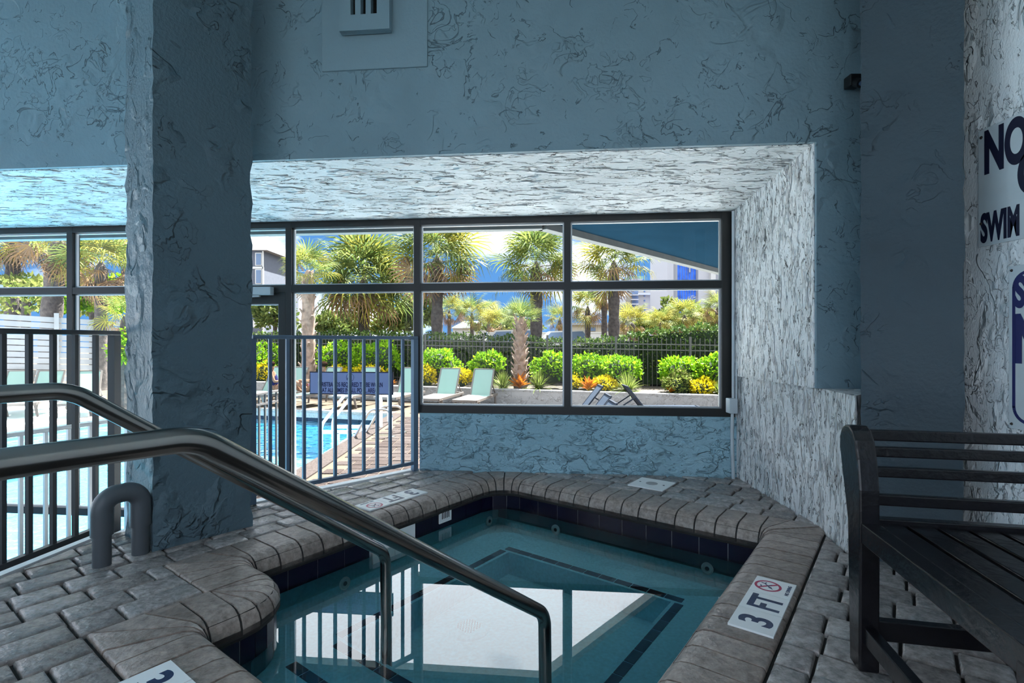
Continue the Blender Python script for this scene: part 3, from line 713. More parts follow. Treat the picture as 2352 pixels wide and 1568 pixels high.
def handrail(name, label, t, zt, s_end, ztop_bend, slope_end, s_bend):
    pts = [ST(-0.42, t, 0.0), ST(-0.42, t, zt), ST(s_bend, t, zt), ST(s_end, t, slope_end), ST(s_end + 0.01, t, -0.47)]
    path = fillet(pts, [0.16, 0.13, 0.085], 10)
    mb = MB(); mb.tube(path, 0.0225, 20); r_ = thing(name, label, 'handrail', tuple(ST(-0.42, t, 0)))
    mb.build('tube', M['steel'], r_, smooth=60)
    mb = MB(); mb.lathe([(0.048, 0.0), (0.048, 0.008), (0.030, 0.022), (0.024, 0.024)], ST(-0.42, t, 0.0), 20); mb.build('flange', M['steel'], r_, smooth=True)
handrail('steel_handrail', 'thick brushed steel handrail, the nearer of the pair over the hot tub steps', -1.00, 0.830, 1.515, 0, 0.055, 0.400)
handrail('steel_handrail', 'brushed steel handrail, the farther of the pair, crossing the dark column', -1.75, 0.872, 1.435, 0, 0.110, 0.395)

# grey pvc loop beside the column
r_ = thing('pipe_loop', 'grey plastic pipe loop rising from the pavers beside the dark column', 'pipe', (-1.833, 2.333, 0))
pa, pb = Vector((-1.833, 2.333, 0)), Vector((-1.752, 2.462, 0)); zc = 0.305
path = fillet([pa + Z3 * 0.20, pa + Z3 * zc, pb + Z3 * zc, pb + Z3 * 0.20], [0.062, 0.062], 8)
mb = MB(); mb.tube(path, 0.043, 18); mb.build('elbow', M['pvc'], r_, smooth=60)
for p in (pa, pb):
    mb = MB(); mb.tube([p, p + Z3 * 0.21], 0.036, 18); mb.build('pipe', M['pvc'], r_, smooth=60)
    mb = MB(); mb.tube([p + Z3 * 0.135, p + Z3 * 0.235], 0.0435, 18); mb.build('coupling', M['pvc'], r_, smooth=60)
# conduit on the jamb
r_ = thing('wall_conduit', 'pale painted conduit with a junction box in the corner right of the window', 'conduit', (1.618, 3.822, 0))
mb = MB(); mb.tube([(1.622, 3.826, 0.50), (1.622, 3.826, 1.955)], 0.011, 12); mb.build('pipe', M['conduit'], r_, smooth=60)
mb = MB(); mb.tube([(1.616, 3.81, 0.0), (1.608, 3.81, 0.20), (1.606, 3.81, 0.36), (1.612, 3.815, 0.50)], 0.012, 12); mb.build('pipe', M['conduit'], r_, smooth=60)
mb = MB(); mb.box(1.575, 1.634, 3.775, 3.85, 0.478, 0.585); mb.build('junction_box', M['conduit'], r_, bevel=0.005)
mb = MB(); mb.tube([(1.629, 3.79, 0.585), (1.629, 3.79, 0.80)], 0.006, 8); mb.build('cable', M['conduit'], r_)
# skimmer lid
cl = ST(2.97 + 0.51, -1.40, 0.0)
cl = Vector((0.976, 3.644, 0.004))
r_ = thing('skimmer_lid', 'white square skimmer lid set in the pavers under the window', 'lid', tuple(cl))
mb = MB(); mb.obox(cl + Z3 * 0.001, U3 * 0.125, V3 * 0.125, Z3 * 0.004); pl = mb.build('plate', M['white'], r_, bevel=0.002)
mb = MB(); mb.lathe([(0.040, 0.004), (0.040, 0.0075), (0.028, 0.0075), (0.028, 0.006)], cl, 24); mb.build('cap', M['grout'], r_, smooth=True)
for sgn in (-1, 1): mb = MB(); mb.lathe([(0.007, 0.004), (0.007, 0.007)], cl + V3 * 0.085 * sgn, 10); mb.build('screw', M['pvc'], r_)
# vent high on the upper wall
kv = 1.64 - (845 - 1176) / F * 2.94
def Uf(x, off, z): k = (1.64 - x) / 0.9957; return Up(k, off, z)
r_ = thing('wall_vent', 'square plastered vent box with three dark slots at the top of the wall', 'vent', tuple(Uf(-0.82, -0.01, 2.9)))
xs = lambda px: (px - 1176) / F * 3.03
mb = MB(); mb.obox(Uf((xs(735) + xs(985)) / 2, -0.004, 2.87), UD * 0.315, UN * 0.008, Z3 * 0.29); mb.build('panel', M['ventpaint'], r_, bevel=0.004)
vc = Uf((xs(782) + xs(908)) / 2, -0.035, 2.935)
for i in range(4):
    pass
mb = MB()
zlo, zhi = 2.775, 3.10; x0, x1 = xs(782) + 0.012, xs(908) - 0.012
cxv = (x0 + x1) / 2; hw = (x1 - x0) / 2
cols_ = [(-1.0, -0.54), (-0.36, -0.14), (0.06, 0.26), (0.50, 1.0)]
for (a_, b_) in cols_: mb.obox(Uf(cxv + hw * (a_ + b_) / 2, -0.045, (zlo + zhi) / 2), UD * (hw * (b_ - a_) / 2), UN * 0.022, Z3 * ((zhi - zlo) / 2))
mb.obox(Uf(cxv, -0.045, zlo + 0.045), UD * (hw * 0.98), UN * 0.0215, Z3 * 0.045); mb.obox(Uf(cxv, -0.045, zhi - 0.04), UD * (hw * 0.98), UN * 0.0215, Z3 * 0.04)
mb.build('louver', M['ventpaint'], r_)
mb = MB(); mb.obox(Uf(cxv, -0.016, (zlo + zhi) / 2), UD * (hw * 0.95), UN * 0.004, Z3 * 0.14); mb.build('duct', M['dark'], r_)
# little black camera in the corner
cp = Vector((1.785, 2.715, 2.36))
r_ = thing('security_camera', 'small black camera tucked high between the wall and the dark pillar', 'camera', tuple(cp))
mb = MB(); mb.obox(cp + Vector((0, 0.02, 0.0)), (0.03, 0, 0), (0, 0.03, 0), (0, 0, 0.03)); mb.build('bracket', M['black'], r_, bevel=0.006)
mb = MB(); mb.tube([cp + Vector((0.0, 0.0, -0.012)), cp + Vector((-0.005, -0.055, -0.045))], 0.022, 14); mb.build('body', M['black'], r_, smooth=True)
mb = MB(); mb.tube([cp + Vector((-0.005, -0.055, -0.045)), cp + Vector((-0.006, -0.060, -0.048))], 0.012, 12); mb.build('lens', M['bldg_win'], r_, smooth=True)

# signs on the right wall
XW = 2.048
def wall_pt(y, z): return Vector((XW, y, z))
def wy(px): return XW * F / (px - 1176)
y0 = wy(2250); zt_, zb_ = 1 - (302 - 784) / F * y0, 1 - (568 - 784) / F * y0
r_ = thing('wall_sign', 'white NO SWIM sign with rusty screws, upper right edge of the picture', 'sign', (XW, y0, zb_))
mb = MB(); mb.box(XW - 0.006, XW, y0 - 0.60, y0, zb_, zt_); mb.build('plate', M['signwhite'], r_, bevel=0.001)
def wtxt(parent, s, px, zlow, size, wide, mat, bold=0.045): text('lettering', s, size, mat, parent, Vector((XW - 0.0068, wy(px), zlow)), (0, -1, 0), (0, 0, 1), 'LEFT', bold, wide)
wtxt(r_, 'NO', 2263, zt_ - 0.190, 0.245, 0.50, M['ink'])
wtxt(r_, 'O', 2341, zt_ - 0.325, 0.225, 0.6, M['ink'])
wtxt(r_, 'SWIM', 2256, zb_ + 0.022, 0.165, 0.42, M['ink'])
for (dy, dzz) in ((0.015, 0.55), (0.015, 0.12)):
    mb = MB(); mb.lathe([(0.007, 0.0), (0.005, 0.004)], Vector((XW - 0.006, y0 - dy, zb_ + dzz * (zt_ - zb_) * 1.7 if dzz > 0.5 else zb_ + 0.10)), 10, Vector((-1, 0, 0))); mb.build('screw', M['bark'], r_)
y1 = wy(2320); za, zb2 = 1 - (612 - 784) / F * y1, 1 - (982 - 784) / F * y1
r_ = thing('wall_sign', 'white rules sign with a rounded dark blue border, cut by the right edge', 'sign', (XW, y1, zb2))
mb = MB(); mb.box(XW - 0.005, XW, y1 - 0.55, y1, zb2, za); mb.build('plate', M['signwhite'], r_, bevel=0.001)
bp_ = fillet([Vector((XW - 0.006, y1 - 0.50, za - 0.03)), Vector((XW - 0.006, y1 - 0.022, za - 0.03)), Vector((XW - 0.006, y1 - 0.022, zb2 + 0.03)), Vector((XW - 0.006, y1 - 0.50, zb2 + 0.03))], [0.06, 0.06], 6)
mb = MB()
for i in range(len(bp_) - 1):
    A, B = bp_[i], bp_[i + 1]; dd = B - A
    if dd.length > 1e-4: mb.obox((A + B) / 2, dd / 2 * 1.02, dd.normalized().cross(Vector((1, 0, 0))) * 0.006, Vector((0.0006, 0, 0)))
mb.build('border', M['inkblue'], r_)
wtxt(r_, 'S', 2334, za - 0.165, 0.17, 0.55, M['inkblue']); wtxt(r_, 'N', 2334, za - 0.385, 0.26, 0.55, M['inkblue'])
for zz in (za - 0.018, zb2 + 0.018):
    mb = MB(); mb.lathe([(0.006, 0.0), (0.004, 0.004)], Vector((XW - 0.005, y1 - 0.012, zz)), 10, Vector((-1, 0, 0))); mb.build('screw', M['bark'], r_)

# wristband sign on the glass
def kx(px): r_ = (px - 1176) / F; return (1.652 - 3.855 * r_) / (0.9954 + 0.0953 * r_)
ka, kb = kx(711), kx(903)
r_ = thing('wristband_sign', 'blue notice board with a sailboat emblem on the glass behind the guard rail', 'sign', tuple(Wp((ka + kb) / 2, 0.0, 0.585)))
mb = MB(); mb.obox(Wp((ka + kb) / 2, 0.005, 0.670), WD * ((ka - kb) / 2), WN * 0.004, Z3 * 0.090); mb.build('frame', M['signframe'], r_)
mb = MB(); mb.obox(Wp((ka + kb) / 2, 0.001, 0.670), WD * ((ka - kb) / 2 - 0.008), WN * 0.004, Z3 * 0.082); mb.build('panel', M['signblue'], r_)
cx_ = Wp((ka + kb) / 2 + 0.006, -0.0038, 0.0)
text('lettering', 'WRISTBANDS REQUIRED TO BE WORN', 0.050, M['inkblue'], r_, cx_ + Z3 * 0.642, -WD, Z3, 'CENTER', 0.018, 0.60)
text('lettering', 'AT ALL TIMES IN ALL POOL AREAS', 0.050, M['inkblue'], r_, cx_ + Z3 * 0.597, -WD, Z3, 'CENTER', 0.018, 0.60)
mb = MB(); ec = cx_ + Z3 * 0.715 ; N = 24; vv = []
for k in range(N):
    w_ = 2 * math.pi * k / N
    for rr in (0.030, 0.0325): vv.append(ec + (-WD * math.cos(w_) + Z3 * math.sin(w_)) * rr)
mb.add(vv, [(2 * k, 2 * k + 1, (2 * k + 3) % (2 * N), (2 * k + 2) % (2 * N)) for k in range(N)])
def tri(pts): mb.add([ec - WD * p[0] + Z3 * p[1] for p in pts], [(0, 1, 2)])
tri([(-0.012, -0.018), (0.010, -0.018), (-0.012, 0.024)]); tri([(-0.026, -0.016), (-0.014, -0.018), (-0.014, 0.016)]); tri([(-0.024, -0.022), (0.018, -0.022), (0.0, -0.028)])
mb.build('emblem', M['inkblue'], r_)

# ---------------------------------------------------------------- the bench
bx = Vector((0.979, -0.205, 0)).normalized(); by = Vector((-0.205, -0.979, 0)).normalized(); bo = Vector((1.085, 1.607, 0))
def B(x, y, z): return bo + bx * x + by * y + Z3 * z
bench = thing('bench', 'black painted wooden slatted bench standing on the pavers at the right', 'bench', tuple(bo))
BL = 0.93
def side_prism(mb, prof, x0, x1):
    n = len(prof); vv = [B(x0, y, z) for y, z in prof] + [B(x1, y, z) for y, z in prof]
    fs = [tuple(range(n)), tuple(reversed(range(n, 2 * n)))] + [(i, n + i, n + (i + 1) % n, (i + 1) % n) for i in range(n)]
    mb.add(vv, fs)
post = [(-0.036, 0.0), (0.034, 0.0), (0.038, 0.40), (0.036, 0.55), (0.022, 0.64), (0.004, 0.695), (-0.016, 0.722), (-0.042, 0.735), (-0.072, 0.733), (-0.098, 0.718), (-0.112, 0.690), (-0.112, 0.655), (-0.098, 0.600), (-0.075, 0.52), (-0.052, 0.44)]
for x in (0.0, BL): mb = MB(); side_prism(mb, list(reversed(post)), x - 0.028, x + 0.028); mb.build('back_post', M['bench'], bench, bevel=0.006)
for x in (0.0, BL): mb = MB(); mb.obox(B(x, 0.70, 0.21), bx * 0.026, by * 0.03, Z3 * 0.21); mb.build('leg', M['bench'], bench, bevel=0.004)
def lean(z): return -0.01 - max(0, z - 0.44) * 0.24
for z, h in ((0.702, 0.017), (0.652, 0.016), (0.592, 0.016), (0.510, 0.017)):
    mb = MB(); mb.obox(B(BL / 2, lean(z), z), bx * (BL / 2 - 0.026), by * 0.012, Z3 * h); mb.build('back_slat', M['bench'], bench, bevel=0.004)
mb = MB(); mb.obox(B(BL / 2, -0.005, 0.425), bx * (BL / 2 - 0.027), by * 0.018, Z3 * 0.035); mb.build('rear_rail', M['bench'], bench, bevel=0.003)
mb = MB(); mb.obox(B(BL / 2, 0.70, 0.395), bx * (BL / 2 - 0.025), by * 0.018, Z3 * 0.03); mb.build('front_rail', M['bench'], bench, bevel=0.003)
for x in (0.0, BL): mb = MB(); mb.obox(B(x, 0.37, 0.422), bx * 0.024, by * 0.345, Z3 * 0.030); mb.build('side_rail', M['bench'], bench, bevel=0.003)
ns = 11
for i in range(ns): mb = MB(); mb.obox(B(0.062 + (BL - 0.124) * i / (ns - 1), 0.365, 0.437), bx * 0.033, by * 0.362, Z3 * 0.010); mb.build('seat_slat', M['bench'], bench, bevel=0.003)
mb = MB(); mb.obox(B(BL / 2, -0.005, 0.118), bx * (BL / 2 - 0.027), by * 0.016, Z3 * 0.030); mb.build('rear_stretcher', M['bench'], bench, bevel=0.003)
for x in (0.0, BL): mb = MB(); mb.obox(B(x, 0.35, 0.112), bx * 0.016, by * 0.335, Z3 * 0.026); mb.build('side_stretcher', M['bench'], bench, bevel=0.003)

# ================================================================ OUTDOORS
ZD = -0.80                                          # pool deck level
POOL = [(-3.0, 2.6), (-3.0, 13.05), (-9.2, 14.7), (-10.4, 10.5), (-13.5, 2.6)]
g = MB()
g.prism([(-3.0, 2.6), (60, 2.6), (60, 120), (-3.0, 120)], ZD - 0.4, ZD - 0.012)
g.prism([(-3.0, 13.05), (-3.0, 120), (-70, 120), (-70, 30), (-9.2, 14.7)], ZD - 0.4, ZD - 0.012)
ground = struct(g.build('floor_outdoor', M['sand']))
g = MB(); g.prism([(-9.2, 14.7), (-70, 30), (-70, 2.6), (-13.5, 2.6), (-10.4, 10.5)], ZD - 0.4, ZD - 0.012); struct(g.build('floor_pool_side', M['terrace']))
g = MB(); g.prism([(-7.5, -60), (60, -60), (60, 2.6), (-7.5, 2.6)], ZD - 0.4, ZD - 0.013); struct(g.build('floor_hall', M['hall']))
g = MB(); g.prism([(-60, -60), (-7.5, -60), (-7.5, 2.6), (-60, 2.6)], ZD - 0.4, ZD - 0.013); struct(g.build('floor_side_terrace', M['hall']))
mb = MB(); mb.prism([(-1.2, 4.45), (12, 3.6), (12, 14), (-1.2, 9.0)], ZD - 0.011, ZD - 0.004); struct(mb.build('floor_bounce', M['terrace']))  # unseen pale slab, added to bounce sunlight in through the window
# outdoor pavers in view through the guard rail
rnd = random.Random(4); pm = {}
for L in (0.26, 0.39):
    mb = MB(); h = 0.125; e = 0.012
    mb.add([(-L / 2, -h, -0.02), (L / 2, -h, -0.02), (L / 2, h, -0.02), (-L / 2, h, -0.02), (-L / 2 + e, -h + e, 0), (L / 2 - e, -h + e, 0), (L / 2 - e, h - e, 0), (-L / 2 + e, h - e, 0)],
           [(4, 5, 6, 7), (0, 1, 5, 4), (1, 2, 6, 5), (2, 3, 7, 6), (3, 0, 4, 7)])
    o = mb.build('paver', M['outpaver']); pm[L] = o.data; bpy.data.objects.remove(o)
Y = 5.2; row = 0
while Y < 12.6:
    X = -2.62 - (0.13 if row % 2 else 0.0)
    while X < -1.0:
        L = rnd.choice((0.26, 0.26, 0.39))
        if -2.72 < X and X + L < -0.13 * Y + 0.05: inst('paver', pm[L], ground, (X + L / 2, Y, ZD + rnd.uniform(-0.003, 0.003)))
        X += L + 0.006
    Y += 0.256; row += 1
# pool
pool = thing('swimming_pool', 'turquoise outdoor swimming pool beyond the glass, edged with pavers', 'pool', (-7, 9, -2.0))
mb = MB(); n = len(POOL)
mb.add([(p[0], p[1], -1.9) for p in POOL], [tuple(reversed(range(n)))])
for i in range(n):
    a, e = POOL[i], POOL[(i + 1) % n]; mb.add([(a[0], a[1], -1.9), (e[0], e[1], -1.9), (e[0], e[1], ZD - 0.02), (a[0], a[1], ZD - 0.02)], [(0, 1, 2, 3)])
mb.build('basin', M['poolplaster'], pool)
for i in (0, 1, 2, 3):
    a, e = Vector((*POOL[i], 0)), Vector((*POOL[i + 1], 0)); mb = MB(); d_ = (e - a).normalized(); nn = Vector((d_.y, -d_.x, 0))
    mb.obox((a + e) / 2 + nn * 0.14 + Z3 * (ZD - 0.025), d_ * ((e - a).length / 2), nn * 0.16, Z3 * 0.032); mb.build('coping', M['coping'] if i else M['outpaver'], pool)
    nt_ = int((e - a).length / 0.30)
    mb = MB(); mb.obox((a + e) / 2 - nn * 0.004 + Z3 * (ZD - 0.125), d_ * ((e - a).length / 2), nn * 0.006, Z3 * 0.065); mb.build('wall_band', M['outstucco'], pool)
    if i in (1,):
        for k in range(nt_):
            mb = MB(); c_ = a.lerp(e, (k + 0.5) / nt_) - nn * 0.006 + Z3 * (ZD - 0.245); mb.obox(c_, d_ * ((e - a).length / nt_ / 2 - 0.004), nn * 0.006, Z3 * 0.05); mb.build('band_tile', M['navy'], pool)
mb = MB(); mb.prism(POOL, -1.06, -1.06); mb.f = [mb.f[1]]; o = mb.build('swimming_pool_water', M['poolwater'], base=(-7, 9, -1.06)); tag(o, 'rippled turquoise water of the swimming pool outside the windows', 'water')

# overhang over the terrace
C0 = Vector((0.33, 5.67, 0)); ODIR = Vector((0.674, 0.738, 0)).normalized(); A0 = C0 + WD * 9.0
C1 = C0 + ODIR * 12
ov = MB(); ov.prism([tuple(A0[:2]), tuple(C0[:2]), tuple(C1[:2]), (14, 4.6), (1.9, 3.9), tuple(Wp(0.0, 0.12)[:2]), tuple(Wp(9.0, 0.12)[:2])], 2.29, 2.60); struct(ov.build('ceiling_overhang', M['under']))
for nm, (p, q_) in (('trim_4', (A0, C0)), ('trim_5', (C0, C1))):
    mb = MB(); d_ = (q_ - p).normalized(); mb.obox((p + q_) / 2 + Z3 * 2.255, d_ * ((q_ - p).length / 2), d_.cross(Z3) * 0.06, Z3 * 0.042); struct(mb.build(nm, M['beam']))
w = MB(); slab(w, -8.0, 9.0, 0.12, 0.42, 2.60, 8.6, Wp); struct(w.build('wall_exterior', M['outstucco']))

# planter wall along the far side of the deck
PD = Vector((0.953, -0.303, 0)); PN = Vector((0.303, 0.953, 0))
PO = at(966, 886, 15.6); PO.z = ZD
ztop = -0.35
r_ = thing('planter_wall', 'long low grey stucco planter wall behind the loungers', 'wall', tuple(PO))
mb = MB(); mb.obox(PO + PD * 1.5 + PN * 0.12 + Z3 * ((ztop - ZD) / 2 - 0.02), PD * 9.5, PN * 0.12, Z3 * ((ztop - ZD) / 2 - 0.02)); mb.build('wall', M['outstucco'], r_)
mb = MB(); mb.obox(PO + PD * 1.5 + PN * 0.12 + Z3 * (ztop - ZD - 0.02), PD * 9.5, PN * 0.13, Z3 * 0.02); mb.build('cap', M['outstucco'], r_)
mb = MB(); s0 = PO + PD * -8 + PN * 0.2; s1 = PO + PD * 11 + PN * 0.2
mb.prism([tuple(s0[:2]), tuple(s1[:2]), tuple((s1 + PN * 30)[:2]), tuple((s0 + PN * 30)[:2])], ZD, ztop - 0.05); struct(mb.build('floor_planting_bed', M['soil']))
def onwall(px, back, z):                              # a point 'back' metres behind the planter wall face on the line of sight of px
    rr = (px - 1176) / F; dn = PO.dot(PN) + back; Y_ = dn / (rr * PN.x + PN.y); return Vector((rr * Y_, Y_, z))

# iron fence
fn = thing('iron_fence', 'dark iron picket fence in front of the tall hedge', 'fence', tuple(onwall(1176, 2.4, ztop)))
fa, fb = onwall(560, 2.4, 0), onwall(1700, 2.4, 0)
def fz(k): return 1.15 + (0.88 - 1.15) * k          # the ground falls slightly to the right
fd = (fb - fa); FL = fd.length; fdn = fd.normalized()
for dz_ in (-0.0, -0.17, -1.32):
    mb = MB(); mb.bar(fa + Z3 * (fz(0) + dz_), fb + Z3 * (fz(1) + dz_), 0.035, 0.03); mb.build('rail', M['iron'], fn)
npk = 132
mb = MB(); mb.obox((0, 0, -0.66), (0.008, 0, 0), (0, 0.008, 0), (0, 0, 0.80)); mb.add([(-0.014, -0.014, 0.14), (0.014, -0.014, 0.14), (0.014, 0.014, 0.14), (-0.014, 0.014, 0.14), (0, 0, 0.21)], [(0, 1, 4), (1, 2, 4), (2, 3, 4), (3, 0, 4), (3, 2, 1, 0)])
o = mb.build('picket', M['iron']); pk = o.data; bpy.data.objects.remove(o)
mb = MB(); mb.obox((0, 0, -0.62), (0.03, 0, 0), (0, 0.03, 0), (0, 0, 0.86)); o = mb.build('post', M['iron']); pst = o.data; bpy.data.objects.remove(o)
for i in range(npk + 1):
    k = i / npk; p = fa.lerp(fb, k) + Z3 * fz(k)
    if i % 16 == 10: inst('post', pst, fn, p - fn.location)
    else: inst('picket', pk, fn, p - fn.location)

# ---------------------------------------------------------------- foliage
def leafcloud(mb, n, fpos, size, rnd, up=0.35, shape=0.55):
    for _ in range(n):
        p, nrm = fpos(); s_ = size * rnd.uniform(0.7, 1.3)
        d_ = (Vector((rnd.gauss(0, 1), rnd.gauss(0, 1), rnd.gauss(0, 1))).normalized() + nrm * 0.8 + Z3 * up).normalized()
        a_ = d_.cross(Vector((rnd.gauss(0, 1), rnd.gauss(0, 1), rnd.gauss(0, 1)))).normalized(); b_ = d_.cross(a_)
        # leaf lies in plane spanned by d_ (length) and a_ (width)
        mb.add([p, p + d_ * s_ * 0.5 + a_ * s_ * shape * 0.5, p + d_ * s_, p + d_ * s_ * 0.5 - a_ * s_ * shape * 0.5], [(0, 1, 2, 3)])
def blob(c_, rad, rnd, lump=0.25):
    ph = [(Vector((rnd.gauss(0, 1), rnd.gauss(0, 1), rnd.gauss(0, 1))).normalized(), rnd.uniform(2, 4), rnd.uniform(0, 6)) for _ in range(5)]
    def f(lo=0.55, zmin=-0.5):
        while True:
            d_ = Vector((rnd.gauss(0, 1), rnd.gauss(0, 1), rnd.gauss(0, 1))).normalized()
            if d_.z > zmin: break
        k = 1 + lump * sum(math.sin(q_[1] * d_.dot(q_[0]) * 2 + q_[2]) for q_ in ph) / 2.2
        k *= rnd.uniform(lo, 1.0) ** 0.5
        return Vector((c_[0] + d_.x * rad[0] * k, c_[1] + d_.y * rad[1] * k, c_[2] + d_.z * rad[2] * k)), d_
    return f
def shrub(name, label, cat, c_, rad, mat, n, size, seed, group=None, shape=0.55, up=0.35):
    rnd = random.Random(seed); base = (c_[0], c_[1], c_[2] - rad[2]); r_ = thing(name, label, cat, base, group)
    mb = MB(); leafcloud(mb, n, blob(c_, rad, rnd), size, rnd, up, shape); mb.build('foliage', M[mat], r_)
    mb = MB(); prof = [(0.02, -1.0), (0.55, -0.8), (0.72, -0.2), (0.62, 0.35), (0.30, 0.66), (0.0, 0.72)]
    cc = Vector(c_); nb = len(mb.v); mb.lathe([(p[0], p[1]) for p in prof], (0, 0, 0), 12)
    mb.v = [Vector((v.x * rad[0], v.y * rad[1], v.z * rad[2])) + cc for v in mb.v]; mb.build('shade_core', M['core'], r_)  # solid dark core standing in for the shade between leaves
    return r_
# tall hedge behind the fence
rnd = random.Random(31)
hr = thing('hedge', 'tall dark green clipped hedge growing behind the iron fence', 'hedge', tuple(onwall(1176, 3.2, ztop)))
mbh = MB(); mbc = MB()
ha, hb = onwall(540, 2.75, 0), onwall(1720, 2.75, 0); hd = (hb - ha); hn = PN
def htop(px): 
    pts = [(540, 768), (760, 764), (960, 768), (1060, 770), (1180, 776), (1300, 784), (1420, 776), (1480, 760), (1600, 748), (1720, 744)]
    for (x0, y0_), (x1, y1_) in zip(pts, pts[1:]):
        if x0 <= px <= x1: return y0_ + (y1_ - y0_) * (px - x0) / (x1 - x0)
    return pts[-1][1]
def hpos():
    k = rnd.random(); p = ha + hd * k; px = 1176 + p.x / p.y * F; zt = 1 - (htop(px) - 784) / F * p.y + 0.05 * math.sin(px * 0.31) + 0.06 * math.sin(px * 0.11)
    if rnd.random() < 0.70:
        z = ztop + (zt - ztop) * rnd.random() ** 0.75; dpt = rnd.uniform(0, 0.25); nr = -hn
    else:
        z = zt - rnd.uniform(0, 0.12); dpt = rnd.uniform(0.05, 1.0); nr = Z3
    return p + hn * dpt + Z3 * z, nr
leafcloud(mbh, 15000, hpos, 0.105, rnd, 0.15, 0.55); o = mbh.build('foliage', M['leaf_hedge'], hr)
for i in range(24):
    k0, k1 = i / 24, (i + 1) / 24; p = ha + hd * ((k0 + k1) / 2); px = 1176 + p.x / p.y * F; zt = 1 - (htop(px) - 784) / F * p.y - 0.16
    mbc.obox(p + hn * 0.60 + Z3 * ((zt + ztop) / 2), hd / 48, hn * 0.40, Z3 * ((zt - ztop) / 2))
mbc.build('shade_core', M['core'], hr)  # dark boxes inside the hedge, painted as its inner shade

def bush_at(name, label, px, py, wpx, hpx, back, mat, n, size, seed, cat='bush', group=None, **kw):
    p = onwall(px, back, 0); z = 1 - (py - 784) / F * p.y; rx = wpx / 2 / F * p.y; rz = hpx / 2 / F * p.y
    return shrub(name, label, cat, (p.x, p.y, z), (rx, rx * 0.8, rz), mat, n, size, seed, group, **kw)
GB = 'bright green bushes along the iron fence'
bush_at('green_bush', 'bright green bush just right of the dark column, behind the seated bather', 610, 838, 110, 90, 1.3, 'leaf_bush', 1300, 0.11, 41, group=GB)
bush_at('green_bush', 'bright green bush above the left end of the blue notice board', 775, 828, 95, 82, 1.3, 'leaf_bush', 1200, 0.11, 42, group=GB)
bush_at('green_bush', 'bright green bush above the right end of the blue notice board', 868, 826, 115, 84, 1.4, 'leaf_bush', 1400, 0.11, 43, group=GB)
bush_at('green_bush', 'rounded green bush right of the guard rail, above the first pale lounger', 1010, 836, 90, 66, 1.3, 'leaf_bush', 1200, 0.11, 44, group=GB)
bush_at('green_bush', 'bright green bush directly behind the second pale lounger', 1118, 838, 72, 52, 1.2, 'leaf_bush', 900, 0.11, 45, group=GB)
bush_at('green_bush', 'green bush left of the central window mullion, right of the short palm', 1268, 845, 74, 78, 1.2, 'leaf_bush', 1100, 0.11, 46, group=GB)
bush_at('green_bush', 'large green bush just right of the central window mullion', 1350, 848, 84, 64, 1.3, 'leaf_bush', 1200, 0.11, 47, group=GB)
bush_at('green_bush', 'green bush above the right side of the yellow shrub by the blue loungers', 1425, 850, 92, 66, 1.3, 'leaf_bush', 1200, 0.11, 48, group=GB)
bush_at('green_bush', 'broad green bush in front of the fence near the right window frame', 1565, 860, 90, 84, 1.2, 'leaf_bush', 1300, 0.11, 49, group=GB)
bush_at('green_bush', 'green bush cut by the right edge of the window glass', 1640, 852, 76, 70, 1.2, 'leaf_bush', 1000, 0.11, 50, group=GB)
GY = 'yellow shrubs on the planter wall'
bush_at('yellow_shrub', 'yellow shrub beside the head of the seated bather', 606, 858, 46, 50, 0.66, 'leaf_yellow', 800, 0.075, 61, 'shrub', GY)
bush_at('yellow_shrub', 'yellow shrub behind the left half of the blue notice board', 780, 862, 50, 46, 0.66, 'leaf_yellow', 800, 0.075, 62, 'shrub', GY)
bush_at('yellow_shrub', 'yellow shrub behind the right half of the blue notice board', 850, 860, 70, 44, 0.66, 'leaf_yellow', 900, 0.075, 63, 'shrub', GY)
bush_at('yellow_shrub', 'yellow shrub touching the post at the right end of the guard rail', 978, 868, 46, 44, 0.66, 'leaf_yellow', 800, 0.075, 64, 'shrub', GY)
bush_at('yellow_shrub', 'round yellow shrub between the two pale loungers', 1060, 868, 46, 42, 0.66, 'leaf_yellow', 900, 0.075, 65, 'shrub', GY)
bush_at('yellow_shrub', 'small yellow shrub touching the central window mullion', 1316, 882, 40, 40, 0.66, 'leaf_yellow', 600, 0.075, 66, 'shrub', GY)
bush_at('yellow_shrub', 'yellow shrub behind the raised backs of the blue loungers', 1388, 884, 64, 42, 0.66, 'leaf_yellow', 900, 0.075, 67, 'shrub', GY)
bush_at('yellow_shrub', 'wide yellow shrub at the lower right corner of the window', 1612, 892, 66, 44, 0.66, 'leaf_yellow', 900, 0.075, 68, 'shrub', GY)
bush_at('variegated_bush', 'pale speckled bush in front of the fence, left of the lower right yellow shrub', 1562, 884, 66, 60, 0.6, 'leaf_light', 800, 0.10, 69)
def grass(label, px, py, rpx, seed, mat='leaf_grass'):
    rnd = random.Random(seed); p = onwall(px, 0.45, ztop - 0.05); Rr = rpx / F * p.y; r_ = thing('grass_clump', label, 'grass', tuple(p), 'arching grass clumps on the planter wall'); mb = MB()
    for i in range(260):
        az = rnd.uniform(0, 2 * math.pi); el = rnd.uniform(0.35, 1.45); L = Rr * rnd.uniform(0.8, 1.35); d_ = Vector((math.cos(az) * math.cos(el), math.sin(az) * math.cos(el), math.sin(el)))
        sd = d_.cross(Z3).normalized() * 0.009; pts = [p + d_ * (L * k) - Z3 * (L * 0.55 * k * k * math.cos(el)) for k in (0, 0.4, 0.75, 1.0)]
        mb.add([pts[0] - sd, pts[0] + sd, pts[1] + sd, pts[1] - sd, pts[2] + sd * 0.7, pts[2] - sd * 0.7, pts[3]], [(0, 1, 2, 3), (3, 2, 4, 5), (5, 4, 6)])
    mb.build('blades', M[mat], r_)
